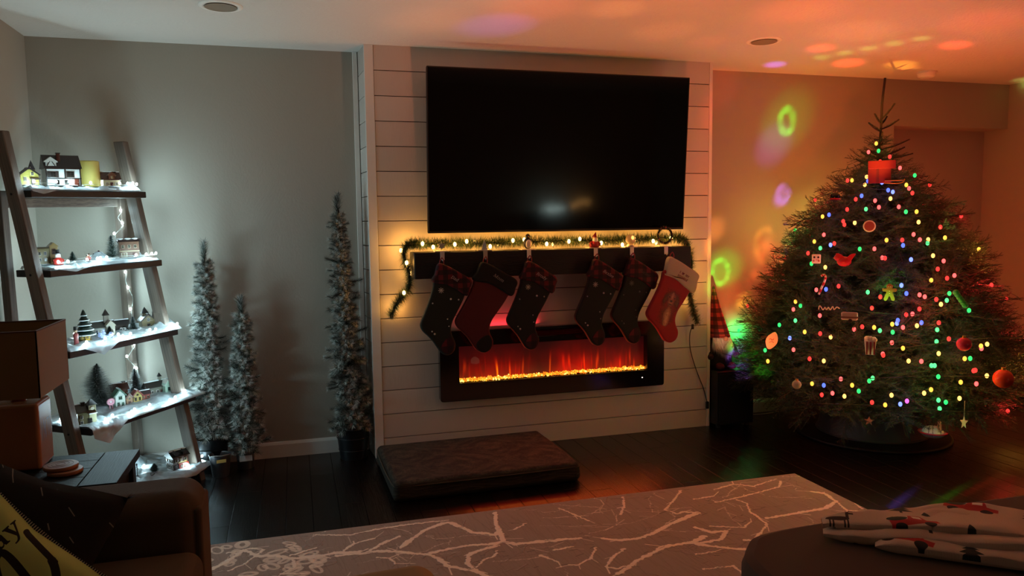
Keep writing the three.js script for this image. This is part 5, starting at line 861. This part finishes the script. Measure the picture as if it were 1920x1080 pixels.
{
  const X0 = -1.45, X1 = 2.14, Z0 = 1.056, Z1 = 3.9, W = 2048, Hh = 1624;
  const veins = [[0.43,1.09,0.40,1.21,0.39,1.31,0.36,1.34,0.33,1.31,0.27,1.28,0.24,1.21,0.20,1.14,0.16,1.14,0.07,1.19,-0.01,1.28,-0.06,1.34],[0.39,1.31,0.38,1.42,0.42,1.46,0.54,1.47,0.71,1.49],[0.38,1.42,0.32,1.43,0.23,1.41,0.13,1.42,0.04,1.44,-0.03,1.41,-0.07,1.38,-0.15,1.35,-0.22,1.35,-0.33,1.34],[0.35,1.45,0.24,1.48,0.20,1.51,0.18,1.58,0.20,1.65,0.23,1.71],[0.04,1.44,0.08,1.51,0.10,1.58,0.15,1.62,0.19,1.65],[0.33,1.50,0.30,1.55,0.25,1.57,0.21,1.62],[0.74,1.13,0.78,1.22,0.82,1.32],[1.10,1.09,1.05,1.21,0.99,1.30],[1.42,1.10,1.31,1.22,1.22,1.31,1.25,1.37,1.30,1.36,1.35,1.39],[1.35,1.39,1.19,1.46,1.11,1.50,1.04,1.54,0.96,1.57,0.86,1.56,0.80,1.52],[1.24,1.64,1.16,1.68,1.02,1.68,0.93,1.73,0.85,1.77,0.78,1.82,0.73,1.85],[0.85,1.65,0.78,1.70,0.71,1.78,0.74,1.81,0.79,1.80],[0.74,1.60,0.68,1.69,0.61,1.73,0.57,1.72],[0.53,1.26,0.46,1.31],[0.49,1.60,0.54,1.68],[0.56,1.57,0.65,1.56],[-0.05,1.23,-0.12,1.26,-0.19,1.33,-0.22,1.35],[-0.17,1.41,-0.12,1.43,-0.10,1.49],[1.42,1.23,1.54,1.22],[1.50,1.30,1.68,1.27,1.93,1.21,1.99,1.14],[1.62,1.30,1.64,1.36,1.59,1.46,1.59,1.52,1.58,1.61],[1.62,1.55,1.79,1.54,1.96,1.53,2.07,1.47,2.09,1.36,2.05,1.32],[1.25,1.54,1.29,1.61,1.36,1.62,1.29,1.69,1.17,1.70,1.27,1.78,1.36,1.82],[1.58,1.61,1.50,1.68,1.42,1.74,1.38,1.73],[1.32,1.55,1.46,1.61,1.53,1.56],[1.07,1.92,1.20,1.93,1.20,2.00],[1.11,1.79,1.20,1.79],[2.07,1.47,2.04,1.58,2.11,1.63],[2.17,1.36,2.17,1.43,2.12,1.59],[1.59,1.14,1.73,1.10,1.81,1.16,1.99,1.10],[-0.86,1.34,-0.78,1.27,-0.71,1.16,-0.65,1.24,-0.57,1.26,-0.51,1.31,-0.39,1.32,-0.35,1.31,-0.23,1.33],[-0.78,1.17,-0.68,1.15,-0.63,1.18,-0.70,1.30,-0.76,1.35],[-0.32,1.32,-0.25,1.24,-0.16,1.21],[-0.19,1.33,-0.05,1.22],[-0.52,1.28,-0.41,1.23],[-0.51,1.31,-0.50,1.40,-0.55,1.44,-0.46,1.47],[-0.41,1.09,-0.26,1.14,-0.13,1.11,0.01,1.10,0.19,1.11]];
  const mainVeins = new Set([0, 1, 2, 3, 4, 9, 10, 30, 22, 21]);
  const draw = (ground, ink, bump) => canvasMap(W, Hh, (g) => {
    g.fillStyle = ground; g.fillRect(0, 0, W, Hh);
    const S = seed; seed = 99;
    if (!bump) for (let k = 0; k < 9000; k++) { g.fillStyle = ['#8b7b6c', '#6b5d52', '#7c6c60', '#94836f', '#625650'][Math.floor(rnd(5))]; g.globalAlpha = 0.14; const x = rnd(W), y = rnd(Hh), a = rnd(30, 160); g.save(); g.translate(x, y); g.rotate(rnd(-0.2, 0.2) + 1.45); g.fillRect(-a / 2, 0, a, rnd(1, 4)); g.restore(); }
    g.globalAlpha = 1; g.strokeStyle = g.fillStyle = ink; g.lineCap = 'round'; g.lineJoin = 'round';
    const px = (x) => (x - X0) / (X1 - X0) * W, pz = (z) => (z - Z0) / (Z1 - Z0) * Hh;
    const stroke = (pts, w) => {      // broken, feathery line of short dabs
      for (let i = 0; i + 1 < pts.length; i++) {
        const [x0, y0] = pts[i], [x1, y1] = pts[i + 1], n = Math.max(2, Math.round(Math.hypot(x1 - x0, y1 - y0) / 3));
        for (let k = 0; k <= n; k++) { const f = k / n, ww = w * (0.55 + 0.75 * Math.abs(noise.noise((x0 + k) * 0.05, y0 * 0.05, i))), jx = 5 * noise.noise(k * 0.3, i * 3.1, 4), jy = 5 * noise.noise(k * 0.3, i * 3.1, 9); g.beginPath(); g.ellipse(x0 + (x1 - x0) * f + jx, y0 + (y1 - y0) * f + jy, ww, ww * rnd(0.5, 0.9), rnd(3), 0, 7); g.fill(); }
        if (rnd() < 0.6) { const a = Math.atan2(y1 - y0, x1 - x0) + rnd(-1, 1), L = rnd(12, 50); g.lineWidth = rnd(1.5, 4); g.beginPath(); g.moveTo(x1, y1); g.lineTo(x1 + Math.cos(a) * L, y1 + Math.sin(a) * L); g.stroke(); }
      }
    };
    veins.forEach((v, i) => { const pts = []; for (let k = 0; k < v.length; k += 2) pts.push([px(v[k]), pz(v[k + 1])]); stroke(pts, mainVeins.has(i) ? 10 : 5.5); });
    for (let k = 0; k < 190; k++) { let x = rnd(W), y = rnd(Hh), a = rnd(-0.7, 0.7) + (rnd() < 0.3 ? 1.4 : 0); const pts = [[x, y]]; for (let q = 0; q < rnd(2, 5); q++) { a += rnd(-0.6, 0.6); const L = rnd(18, 55); x += Math.cos(a) * L; y += Math.sin(a) * L * 0.7; pts.push([x, y]); } g.globalAlpha = bump ? 1 : 0.55; stroke(pts, rnd(1.3, y > Hh * 0.25 && k % 5 === 0 ? 8 : 3)); }
    g.globalAlpha = 1;
    for (let k = 0; k < 40; k++) { const x = rnd(W * 0.13, W * 0.3), y = rnd(0, Hh * 0.16); g.lineWidth = rnd(5, 13); g.beginPath(); g.ellipse(x, y, rnd(8, 26), rnd(6, 14), rnd(3), 0, 7); g.globalAlpha = 0.75; g.stroke(); }
    if (!bump) { g.globalAlpha = 0.5; g.fillStyle = '#3e3630'; for (let k = 0; k < 900; k++) { g.save(); g.translate(rnd(W), rnd(Hh)); g.rotate(rnd(-0.5, 0.5)); g.fillRect(0, 0, rnd(5, 30), rnd(1, 3)); g.restore(); } }
    seed = S;
  }, !bump);
  const t = thing('area_rug', 'large taupe area rug with cream branching marble veins', 'rug', [(X0 + X1) / 2, 0, (Z0 + Z1) / 2]);
  part('pile', box(X1 - X0, 0.016, Z1 - Z0, 0, 0.0082, 0, 0.005), mat(0x6a5d50, 0.95), t);
  const g = new THREE.PlaneGeometry(X1 - X0 - 0.008, Z1 - Z0 - 0.008, 1, 1).rotateX(-Math.PI / 2).translate(0, 0.0172, 0);
  part('woven_face', g, new THREE.MeshStandardMaterial({ map: draw('#97867a', '#ecd9c4', false), roughness: 0.95, bumpMap: draw('#202020', '#e0e0e0', true), bumpScale: 0.003 }), t);
}

// ------------------------------------------------------------------ end table, lamp, coasters
{
  const t = thing('end_table', 'dark stained plank-top end table between the sofa and the ladder shelf', 'table', [-1.395, 0, 1.65]);
  const wood = new THREE.MeshPhysicalMaterial({ color: 0x0f0c0a, roughness: 0.5, specularIntensity: 0.4,  map: again(grain, 1, 1), bumpMap: again(grainBump, 1, 1), bumpScale: 0.001 });
  const w = 0.72, d = 0.385;
  for (let k = 0; k < 4; k++) part('top_plank', box(w - 0.236, 0.028, d / 4 - 0.002, 0, 0.566, -d / 2 + (k + 0.5) * d / 4, 0.002), wood, t);
  for (const s of [-1, 1]) part('end_plank', box(0.114, 0.028, d, s * (w / 2 - 0.058), 0.566, 0, 0.002), wood, t);
  part('apron', [box(w - 0.08, 0.07, 0.02, 0, 0.517, d / 2 - 0.04), box(w - 0.08, 0.07, 0.02, 0, 0.517, -d / 2 + 0.04), box(0.02, 0.07, d - 0.08, w / 2 - 0.04, 0.517, 0), box(0.02, 0.07, d - 0.08, -w / 2 + 0.04, 0.517, 0)], wood, t);
  for (const x of [-1, 1]) for (const z of [-1, 1]) part('leg', box(0.05, 0.552, 0.05, x * (w / 2 - 0.04), 0.276, z * (d / 2 - 0.04), 0.004), wood, t);
}
{
  const t = thing('table_lamp', 'unlit table lamp with a box shade and a square ceramic base reading INTO', 'lamp', [-1.392, 0.58, 1.545]);
  const ceramic = mat(0x9c6a48, 0.22, { clearcoat: 0.5 });
  part('base', box(0.156, 0.232, 0.15, 0, 0.116, 0, 0.012), ceramic, t);
  part('neck', [cyl(0.014, 0.016, 0.05, 0, 0.255, 0, 20), cyl(0.02, 0.024, 0.008, 0, 0.236, 0, 20)], mat(0x6a2418, 0.3, { metalness: 0.4 }), t);
  const ink = canvasMap(256, 256, (g, w, h) => { g.clearRect(0, 0, w, h); g.strokeStyle = '#3a1a10'; g.lineWidth = 7; g.lineCap = 'round'; const L = (...p) => { g.beginPath(); g.moveTo(p[0], p[1]); for (let k = 2; k < p.length; k += 2) g.lineTo(p[k], p[k + 1]); g.stroke(); }; L(34, 50, 34, 210); L(78, 210, 78, 50, 118, 210, 118, 50); L(148, 52, 196, 52); L(172, 52, 172, 210); g.beginPath(); g.ellipse(222, 130, 20, 80, 0, 0, 7); g.stroke(); });
  part('lettering', new THREE.PlaneGeometry(0.12, 0.1).rotateY(Math.PI / 2).translate(0.0785, 0.13, 0.0), new THREE.MeshStandardMaterial({ map: ink, transparent: true, roughness: 0.4 }), t);
  const shade = mat(0x84663e, 0.9, { transmission: 0.15, thickness: 0, side: THREE.DoubleSide, bumpMap: again(weave, 10, 8), bumpScale: 0.0004 });
  const S = 0.215, D = 0.2, h = 0.226, cx = -0.108;
  part('lamp_shade', [span(cx + S - 0.004, cx + S, 0.262, 0.262 + h, -D, D - 0.065), span(cx - S, cx - S + 0.004, 0.262, 0.262 + h, -D, D - 0.065), span(cx - S, cx + S, 0.262, 0.262 + h, D - 0.069, D - 0.065), span(cx - S, cx + S, 0.262, 0.262 + h, -D, -D + 0.004)], shade, t);
  part('shade_ring', [span(cx - S, cx + S, 0.262 + h - 0.004, 0.262 + h + 0.001, D - 0.07, D - 0.064), span(cx - S, cx + S, 0.262 + h - 0.004, 0.262 + h + 0.001, -D - 0.001, -D + 0.005), span(cx + S - 0.005, cx + S + 0.001, 0.262 + h - 0.004, 0.262 + h + 0.001, -D, D - 0.065)], mat(0x5a3a28, 0.8), t);
  part('harp', [tube([[0, 0.28, 0], [0.05, 0.34, 0], [0.04, 0.44, 0], [0, 0.46, 0], [-0.04, 0.44, 0], [-0.05, 0.34, 0], [0, 0.28, 0]], 0.002, 40, 6), tube([[0, 0.46, 0], [cx + S - 0.002, 0.46, 0]], 0.002, 4, 6)], M.darkMetal, t);
  part('bulb', ball(0.03, 0, 0.33, 0, 18), mat(0xd8d4cc, 0.3), t);
}
for (const [k, dx, dz, label] of [[0, 0.012, 0.012, 'round wood-slice coaster at the bottom of the pile beside the lamp'], [1, -0.004, 0.0, 'round wood-slice coaster on top of the pile beside the lamp']]) {
  const t = thing('coaster', label, 'coaster', [-1.238 + dx, 0.58 + k * 0.0145, 1.668 + dz], k * 1.1), g = lathe([[0, 0], [0.05, 0], [0.053, 0.003], [0.053, 0.011], [0.05, 0.014], [0, 0.014]], 40), p = g.attributes.position;
  for (let i = 0; i < p.count; i++) { const a = Math.atan2(p.getZ(i), p.getX(i)), s = 1 + 0.035 * noise.noise(Math.cos(a) * 1.5, Math.sin(a) * 1.5, k * 3 + 0.5); p.setX(i, p.getX(i) * s); p.setZ(i, p.getZ(i) * s); }
  g.computeVertexNormals(); part('slice', g, mat(0x8a5c3c, 0.45), t);
  part('growth_ring', [0.014, 0.026, 0.038].map((r) => new THREE.TorusGeometry(r, 0.0008, 4, 40).rotateX(Math.PI / 2).translate(0, 0.0142, 0)), mat(0x5a3722, 0.6), t);
}

// ------------------------------------------------------------------ sofa and cushions
const upholstery = mat(0x54432f, 0.92, { bumpMap: again(weave, 26, 26), bumpScale: 0.0008 });
function soft(w, h, d, r, sag = 0, s = 1) { const g = new RoundedBoxGeometry(w, h, d, 8, r), p = g.attributes.position; for (let i = 0; i < p.count; i++) { const x = p.getX(i), y = p.getY(i), z = p.getZ(i); if (y > 0) p.setY(i, y + sag * Math.cos(x / w * 3) * Math.cos(z / d * 3)); p.setX(i, x + 0.004 * noise.noise(y * 6, z * 6, s)); } g.computeVertexNormals(); return g; }
{
  const t = thing('sofa', 'tan fabric sofa along the left wall, its rounded arm nearest the end table', 'sofa', [-1.28, 0, 3.0]);
  part('arm', soft(1.0, 0.555, 0.24, 0.07, 0.006, 2).translate(0.025, 0.332, -0.985), upholstery, t);
  part('front_panel', new RoundedBoxGeometry(0.03, 0.47, 0.19, 6, 0.014).translate(0.514, 0.325, -0.985), upholstery, t);
  part('base', soft(0.96, 0.2, 2.0, 0.03).translate(0.02, 0.19, 0.14), upholstery, t);
  part('backrest', soft(0.22, 0.62, 1.9, 0.08, 0, 4).translate(-0.41, 0.5, 0.1), upholstery, t);
  for (const z of [-0.4, 0.55]) part('seat_cushion', soft(0.8, 0.18, 0.92, 0.05, 0.012, z).translate(0.135, 0.365, z), upholstery, t);
  for (const x of [-0.4, 0.42]) for (const z of [-0.98, 1.0]) part('leg', cyl(0.025, 0.018, 0.09, x, 0.045, z, 14), mat(0x1a0f0a, 0.5), t);
}
function cushionShape(s, thick, n = 26) {        // plump square pillow with pulled-out corners
  const pos = [], uv = [], idx = [];
  for (const side of [1, -1]) { const o = pos.length / 3; for (let a = 0; a <= n; a++) for (let b = 0; b <= n; b++) { const x = a / n * 2 - 1, y = b / n * 2 - 1, f = Math.pow(Math.max(0, (1 - x * x) * (1 - y * y)), 0.42), pull = 1 - 0.075 * (1 - Math.abs(x * y)) * (Math.abs(x) > Math.abs(y) ? 1 - y * y : 1 - x * x); pos.push(x * s / 2 * pull, y * s / 2 * pull, side * thick / 2 * f * (1 + 0.12 * noise.noise(x * 2, y * 2, side))); uv.push((x + 1) / 2, (y + 1) / 2); if (a < n && b < n) { const k = o + a * (n + 1) + b; idx.push(...(side > 0 ? [k, k + n + 1, k + 1, k + 1, k + n + 1, k + n + 2] : [k, k + 1, k + n + 1, k + 1, k + n + 2, k + n + 1])); } } }
  const g = new THREE.BufferGeometry(); g.setAttribute('position', new THREE.Float32BufferAttribute(pos, 3)); g.setAttribute('uv', new THREE.Float32BufferAttribute(uv, 2)); g.setIndex(idx); g.computeVertexNormals(); return g;
}
{
  const dash = canvasMap(512, 512, (g, w) => { g.fillStyle = '#0a0a09'; g.fillRect(0, 0, w, w); const S = seed; seed = 41; g.lineCap = 'round'; for (let k = 0; k < 26; k++) { g.save(); g.translate(rnd(w), rnd(w)); g.rotate(rnd(0.5, 1.0)); g.strokeStyle = '#8a877c'; g.lineWidth = rnd(2, 4); g.beginPath(); g.moveTo(-rnd(6, 26), 0); g.lineTo(rnd(6, 26), 0); g.stroke(); g.restore(); } seed = S; });
  let t = thing('throw_pillow', 'black throw pillow with short white dashes leaning by the sofa arm', 'pillow', [-1.21, 0.545, 2.27]); t.rotation.set(-0.3, 0.2, -0.46, 'YXZ');
  part('cushion', cushionShape(0.43, 0.14), mat(0xffffff, 0.9, { map: dash, bumpMap: again(weave, 16, 16), bumpScale: 0.0008 }), t);
  for (const [x, y] of [[-1, -1], [1, -1], [1, 1], [-1, 1]]) part('corner_tassel', needles(Array.from({ length: 60 }, () => ({ p: V(x * 0.213, y * 0.213, 0), d: V(x * rnd(0.005, 0.03), y * rnd(0.005, 0.03) - 0.012, rnd(-0.012, 0.012)) })), 0.0014), mat(0x0c0b0a, 0.9, { side: THREE.DoubleSide }), t);
  const words = canvasMap(1024, 1024, (g, w) => {
    g.fillStyle = '#b6cc78'; g.fillRect(0, 0, w, w); g.fillStyle = g.strokeStyle = '#0b0a07';
    g.font = 'bold 140px serif'; g.textAlign = 'right'; g.fillText('ay', 992, 470);
    g.save(); g.translate(150, -70); g.lineWidth = 40; g.lineCap = g.lineJoin = 'round'; g.beginPath(); g.moveTo(360, 880); g.bezierCurveTo(420, 740, 470, 640, 500, 640); g.bezierCurveTo(540, 650, 490, 800, 480, 890); g.bezierCurveTo(540, 740, 620, 540, 680, 550); g.bezierCurveTo(730, 570, 640, 800, 640, 900); g.bezierCurveTo(650, 960, 760, 880, 800, 780); g.stroke();
    g.lineWidth = 30; g.beginPath(); g.moveTo(840, 560); g.lineTo(800, 800); g.stroke(); g.restore();
  });
  t = thing('throw_pillow', 'yellow throw pillow with black lettering ending in ay, at the lower left corner', 'pillow', [-1.245, 0.535, 2.5]); t.rotation.set(-0.34, 0.26, 0.68, 'YXZ');
  part('cushion', cushionShape(0.45, 0.14), mat(0xffffff, 0.9, { map: words, bumpMap: again(weave, 20, 20), bumpScale: 0.0008 }), t);
  const stitch = [[], []]; for (let k = 0; k < 140; k++) { const f = (k + 0.5) / 140 * 2 - 1, pull = 1 - 0.075 * (1 - f * f), x = 0.225 * pull; for (const [sx, sy] of [[1, f], [-1, f]]) stitch[k % 2].push(move(box(0.012, 0.0022, 0.0022), sx * (x + 0.004), sy * 0.225, 0)); }
  part('blanket_stitching', stitch[0], mat(0x0c0b09, 0.9), t).userData.kind = 'stuff'; part('blanket_stitching', stitch[1], mat(0xcfc9b4, 0.9), t).userData.kind = 'stuff';
}

// ------------------------------------------------------------------ ottomans and the throw blanket in the foreground
{
  const brown = mat(0x463529, 0.92, { bumpMap: again(weave, 30, 30), bumpScale: 0.0008 });
  let t = thing('ottoman', 'wide brown upholstered ottoman at the lower right with a blanket on it', 'ottoman', [1.62, 0, 3.0], -0.02);
  part('cushion', (() => { const g = extrude(smoothShape([[-0.86, -0.3], [-0.86, 0.2], [-0.8, 0.36], [-0.64, 0.44], [0, 0.455], [0.64, 0.44], [0.84, 0.34], [0.86, 0], [0.84, -0.34], [0.64, -0.44], [0, -0.45], [-0.64, -0.44]], 120), 0.24, 0.035).rotateX(-Math.PI / 2).translate(0, 0.285, 0); return g; })(), brown, t);
  part('base', box(1.62, 0.09, 0.82, 0, 0.1, 0, 0.02), brown, t);
  for (const x of [-0.7, 0.7]) for (const z of [-0.32, 0.32]) part('foot', cyl(0.026, 0.02, 0.04, x, 0.038, z, 14), mat(0x1a0f0a, 0.5), t);
  t = thing('footstool', 'small tan padded footstool just showing at the bottom edge of the picture', 'footstool', [-0.235, 0, 2.62], 0.06);
  part('cushion', soft(0.31, 0.17, 0.5, 0.07, 0.012, 5).translate(0, 0.345, 0), mat(0x9c7c52, 0.92, { bumpMap: again(weave, 16, 16), bumpScale: 0.0008 }), t);
  part('base', box(0.28, 0.16, 0.46, 0, 0.19, 0, 0.02), mat(0x8a6a46, 0.92), t);
  for (const x of [-0.11, 0.11]) for (const z of [-0.19, 0.19]) part('foot', cyl(0.02, 0.016, 0.096, x, 0.065, z, 12), mat(0x1a0f0a, 0.5), t);
}
{
  const print = canvasMap(1024, 1024, (g, w) => {
    const S = seed; seed = 17; g.fillStyle = '#bda994'; g.fillRect(0, 0, w, w);
    const truck = (x, y, s) => { g.save(); g.translate(x, y); g.rotate(rnd(-0.3, 0.3)); g.scale(s, s); g.fillStyle = '#a3241e'; g.beginPath(); g.moveTo(-60, 20); g.lineTo(-60, -8); g.lineTo(-10, -8); g.lineTo(0, -38); g.lineTo(34, -38); g.lineTo(40, -8); g.lineTo(66, -4); g.lineTo(66, 20); g.closePath(); g.fill(); g.fillStyle = '#d9d0c4'; g.fillRect(6, -32, 24, 20); g.fillStyle = '#15100d'; for (const q of [-36, 40]) { g.beginPath(); g.arc(q, 22, 15, 0, 7); g.fill(); } g.fillStyle = '#1d2f20'; g.beginPath(); g.ellipse(-36, -18, 28, 14, 0, 0, 7); g.fill(); g.restore(); };
    const tree = (x, y, s) => { g.save(); g.translate(x, y); g.scale(s, s); g.fillStyle = '#1b2420'; for (let k = 0; k < 4; k++) { g.beginPath(); g.moveTo(-14 - k * 9, k * 24); g.lineTo(0, k * 24 - 36); g.lineTo(14 + k * 9, k * 24); g.fill(); } g.fillRect(-4, 70, 8, 22); g.restore(); };
    const deer = (x, y, s) => { g.save(); g.translate(x, y); g.scale(s, s); g.fillStyle = '#2a211b'; g.beginPath(); g.ellipse(0, 0, 36, 14, 0, 0, 7); g.fill(); for (const q of [-26, -16, 18, 28]) g.fillRect(q, 4, 5, 34); g.fillRect(26, -30, 9, 30); g.fillRect(26, -36, 24, 10); g.strokeStyle = '#2a211b'; g.lineWidth = 4; for (const q of [-1, 1]) { g.beginPath(); g.moveTo(32, -36); g.lineTo(32 + q * 14, -60); g.moveTo(32 + q * 7, -48); g.lineTo(32 + q * 18, -50); g.stroke(); } g.restore(); };
    for (let r = 0; r < 4; r++) for (let c = 0; c < 4; c++) [truck, tree, truck, deer, tree][(r * 3 + c) % 5](c * 256 + 128 + rnd(-40, 40), r * 256 + 128 + rnd(-30, 30), rnd(1.2, 1.7));
    seed = S;
  });
  const cloth = mat(0xffffff, 0.95, { map: print, bumpMap: again(plushBump, 5, 5), bumpScale: 0.0012, side: THREE.DoubleSide });
  const t = thing('throw_blanket', 'cream throw blanket printed with red trucks and dark trees, folded on the ottoman', 'blanket', [1.04, 0.441, 2.65]);
  // one folded length after another: each layer a closed strip whose front edge is a rounded fold
  const layer = (x0, x1, zf, z1, y, th, s, uo) => {
    const nx = 70, ring = 26, pos = [], uv = [], idx = [];
    for (let a = 0; a <= nx; a++) for (let b = 0; b <= ring; b++) {
      const f = a / nx, x = x0 + (x1 - x0) * f, z0 = z1 + (zf - z1) * (0.2 + 0.8 * Math.min(1, f * 2.4)), q = b / ring * 2 * Math.PI, cz = (z0 + z1) / 2 + 0.02 * noise.noise(x * 4, s, 3), hz = (z1 - z0) / 2 * (0.92 + 0.12 * noise.noise(x * 6, s, 7));
      const cq = Math.cos(q), sq = Math.sin(q), ez = Math.sign(cq) * Math.pow(Math.abs(cq), 0.35), ey = Math.sign(sq) * Math.pow(Math.abs(sq), 0.6);
      const zz = cz + ez * hz, wave = 0.014 * noise.noise(x * 5, zz * 7, s) + 0.007 * noise.noise(x * 13, zz * 17, s + 4);
      const end = Math.pow(Math.min(1, Math.min(f, 1 - f) * 14), 0.5), lift = y(f, zz);
      pos.push(x, lift + th * 0.5 + ey * th * 0.5 * end + (ey > 0 ? wave + 0.007 : 0), zz); uv.push(x * 1.35 + uo, -zz * 1.35 + (ey < 0 ? 0.4 : 0) + uo);
      if (a < nx && b < ring) { const k = a * (ring + 1) + b; idx.push(k, k + 1, k + ring + 1, k + 1, k + ring + 2, k + ring + 1); }
    }
    const g = new THREE.BufferGeometry(); g.setAttribute('position', new THREE.Float32BufferAttribute(pos, 3)); g.setAttribute('uv', new THREE.Float32BufferAttribute(uv, 2)); g.setIndex(idx); g.computeVertexNormals(); return g;
  };
  part('fold', layer(0.14, 1.0, -0.26, 0.03, () => 0.001, 0.03, 2, 0.1).rotateY(-0.72), cloth, t);
  part('fold', layer(0.0, 0.98, -0.3, 0.0, (f) => 0.002 + 0.02 * Math.min(1, Math.max(0, (f - 0.12) * 5)), 0.024, 5, 0.45).rotateY(-0.66), cloth, t);
  part('fold', layer(0.0, 0.95, -0.3, -0.03, (f) => 0.022 + 0.014 * Math.sin(Math.min(1, f * 1.25) * 2.6), 0.02, 9, 0.8).rotateY(-0.6), cloth, t);
}

// ------------------------------------------------------------------ far end of the room, seen mirrored in the television
{
  let t = thing('console_table', 'low dark console table behind the viewer carrying the lights mirrored in the television', 'table', [3.45, 0, 6.3]);
  const wood = mat(0x2a1c14, 0.5);
  part('top', box(1.1, 0.03, 0.36, 0, 0.6, 0, 0.004), wood, t); for (const x of [-0.5, 0.5]) for (const z of [-0.14, 0.14]) part('leg', box(0.04, 0.585, 0.04, x, 0.2925, z, 0.003), wood, t);
  t = thing('string_lights', 'heap of cool white string lights mirrored as the pale glow in the television', 'string lights');
  const m = glow(C(0.75, 1, 0.95), 16), pts = []; for (let k = 0; k < 14; k++) pts.push(V(3.24 + rnd(-0.16, 0.16), 0.64 + rnd(0.1), 6.28 + rnd(-0.08, 0.08)));
  part('wire', tube(pts, 0.0015, 120, 5), M.clearWire, t); for (const p of pts) bulb(t, p, new THREE.SphereGeometry(0.013, 10, 8), m, C(0.75, 1, 0.95), 0.012);
  for (const [x, h, label] of [[3.6, 0.1, 'short flameless candle, leftmost of the warm points mirrored in the television'], [3.7, 0.15, 'taller flameless candle, middle of the warm points mirrored in the television'], [3.8, 0.15, 'flameless candle, rightmost of the warm points mirrored in the television']]) {
    const c = thing('candle', label, 'candle', [x, 0.615, 6.3]);
    part('wax', lathe([[0, 0], [0.034, 0], [0.035, h], [0.03, h - 0.006], [0, h - 0.012]], 24), mat(0xd8b890, 0.5), c);
    bulb(c, V(0, h + 0.012, 0), new THREE.SphereGeometry(0.011, 10, 8).scale(1, 1.6, 1), glow(C(1, 0.45, 0.1), 24), C(1, 0.5, 0.15), 0.03);
  }
}
// the party projector that throws the coloured patches
{
  const t = thing('party_projector', 'small party light projector on the rug behind the ottoman, throwing the coloured patches', 'projector', [PROJECTOR.x, 0, PROJECTOR.z]);
  part('base', lathe([[0, 0.017], [0.05, 0.017], [0.052, 0.03], [0.046, 0.05], [0.05, 0.1], [0.056, 0.13], [0, 0.132]], 30), M.black, t);
  part('lens_dome', ball(0.04, 0, PROJECTOR.y, 0, 20), glow(C(1, 0.5, 0.3), 0.3), t);
}
// ------------------------------------------------------------------ shadows on everything, and the picture
scene.traverse((o) => { if (o.isMesh) { o.castShadow = true; o.receiveShadow = true; } if (o.isLight && o.shadow) o.castShadow = true; });
renderer.render(scene, camera);
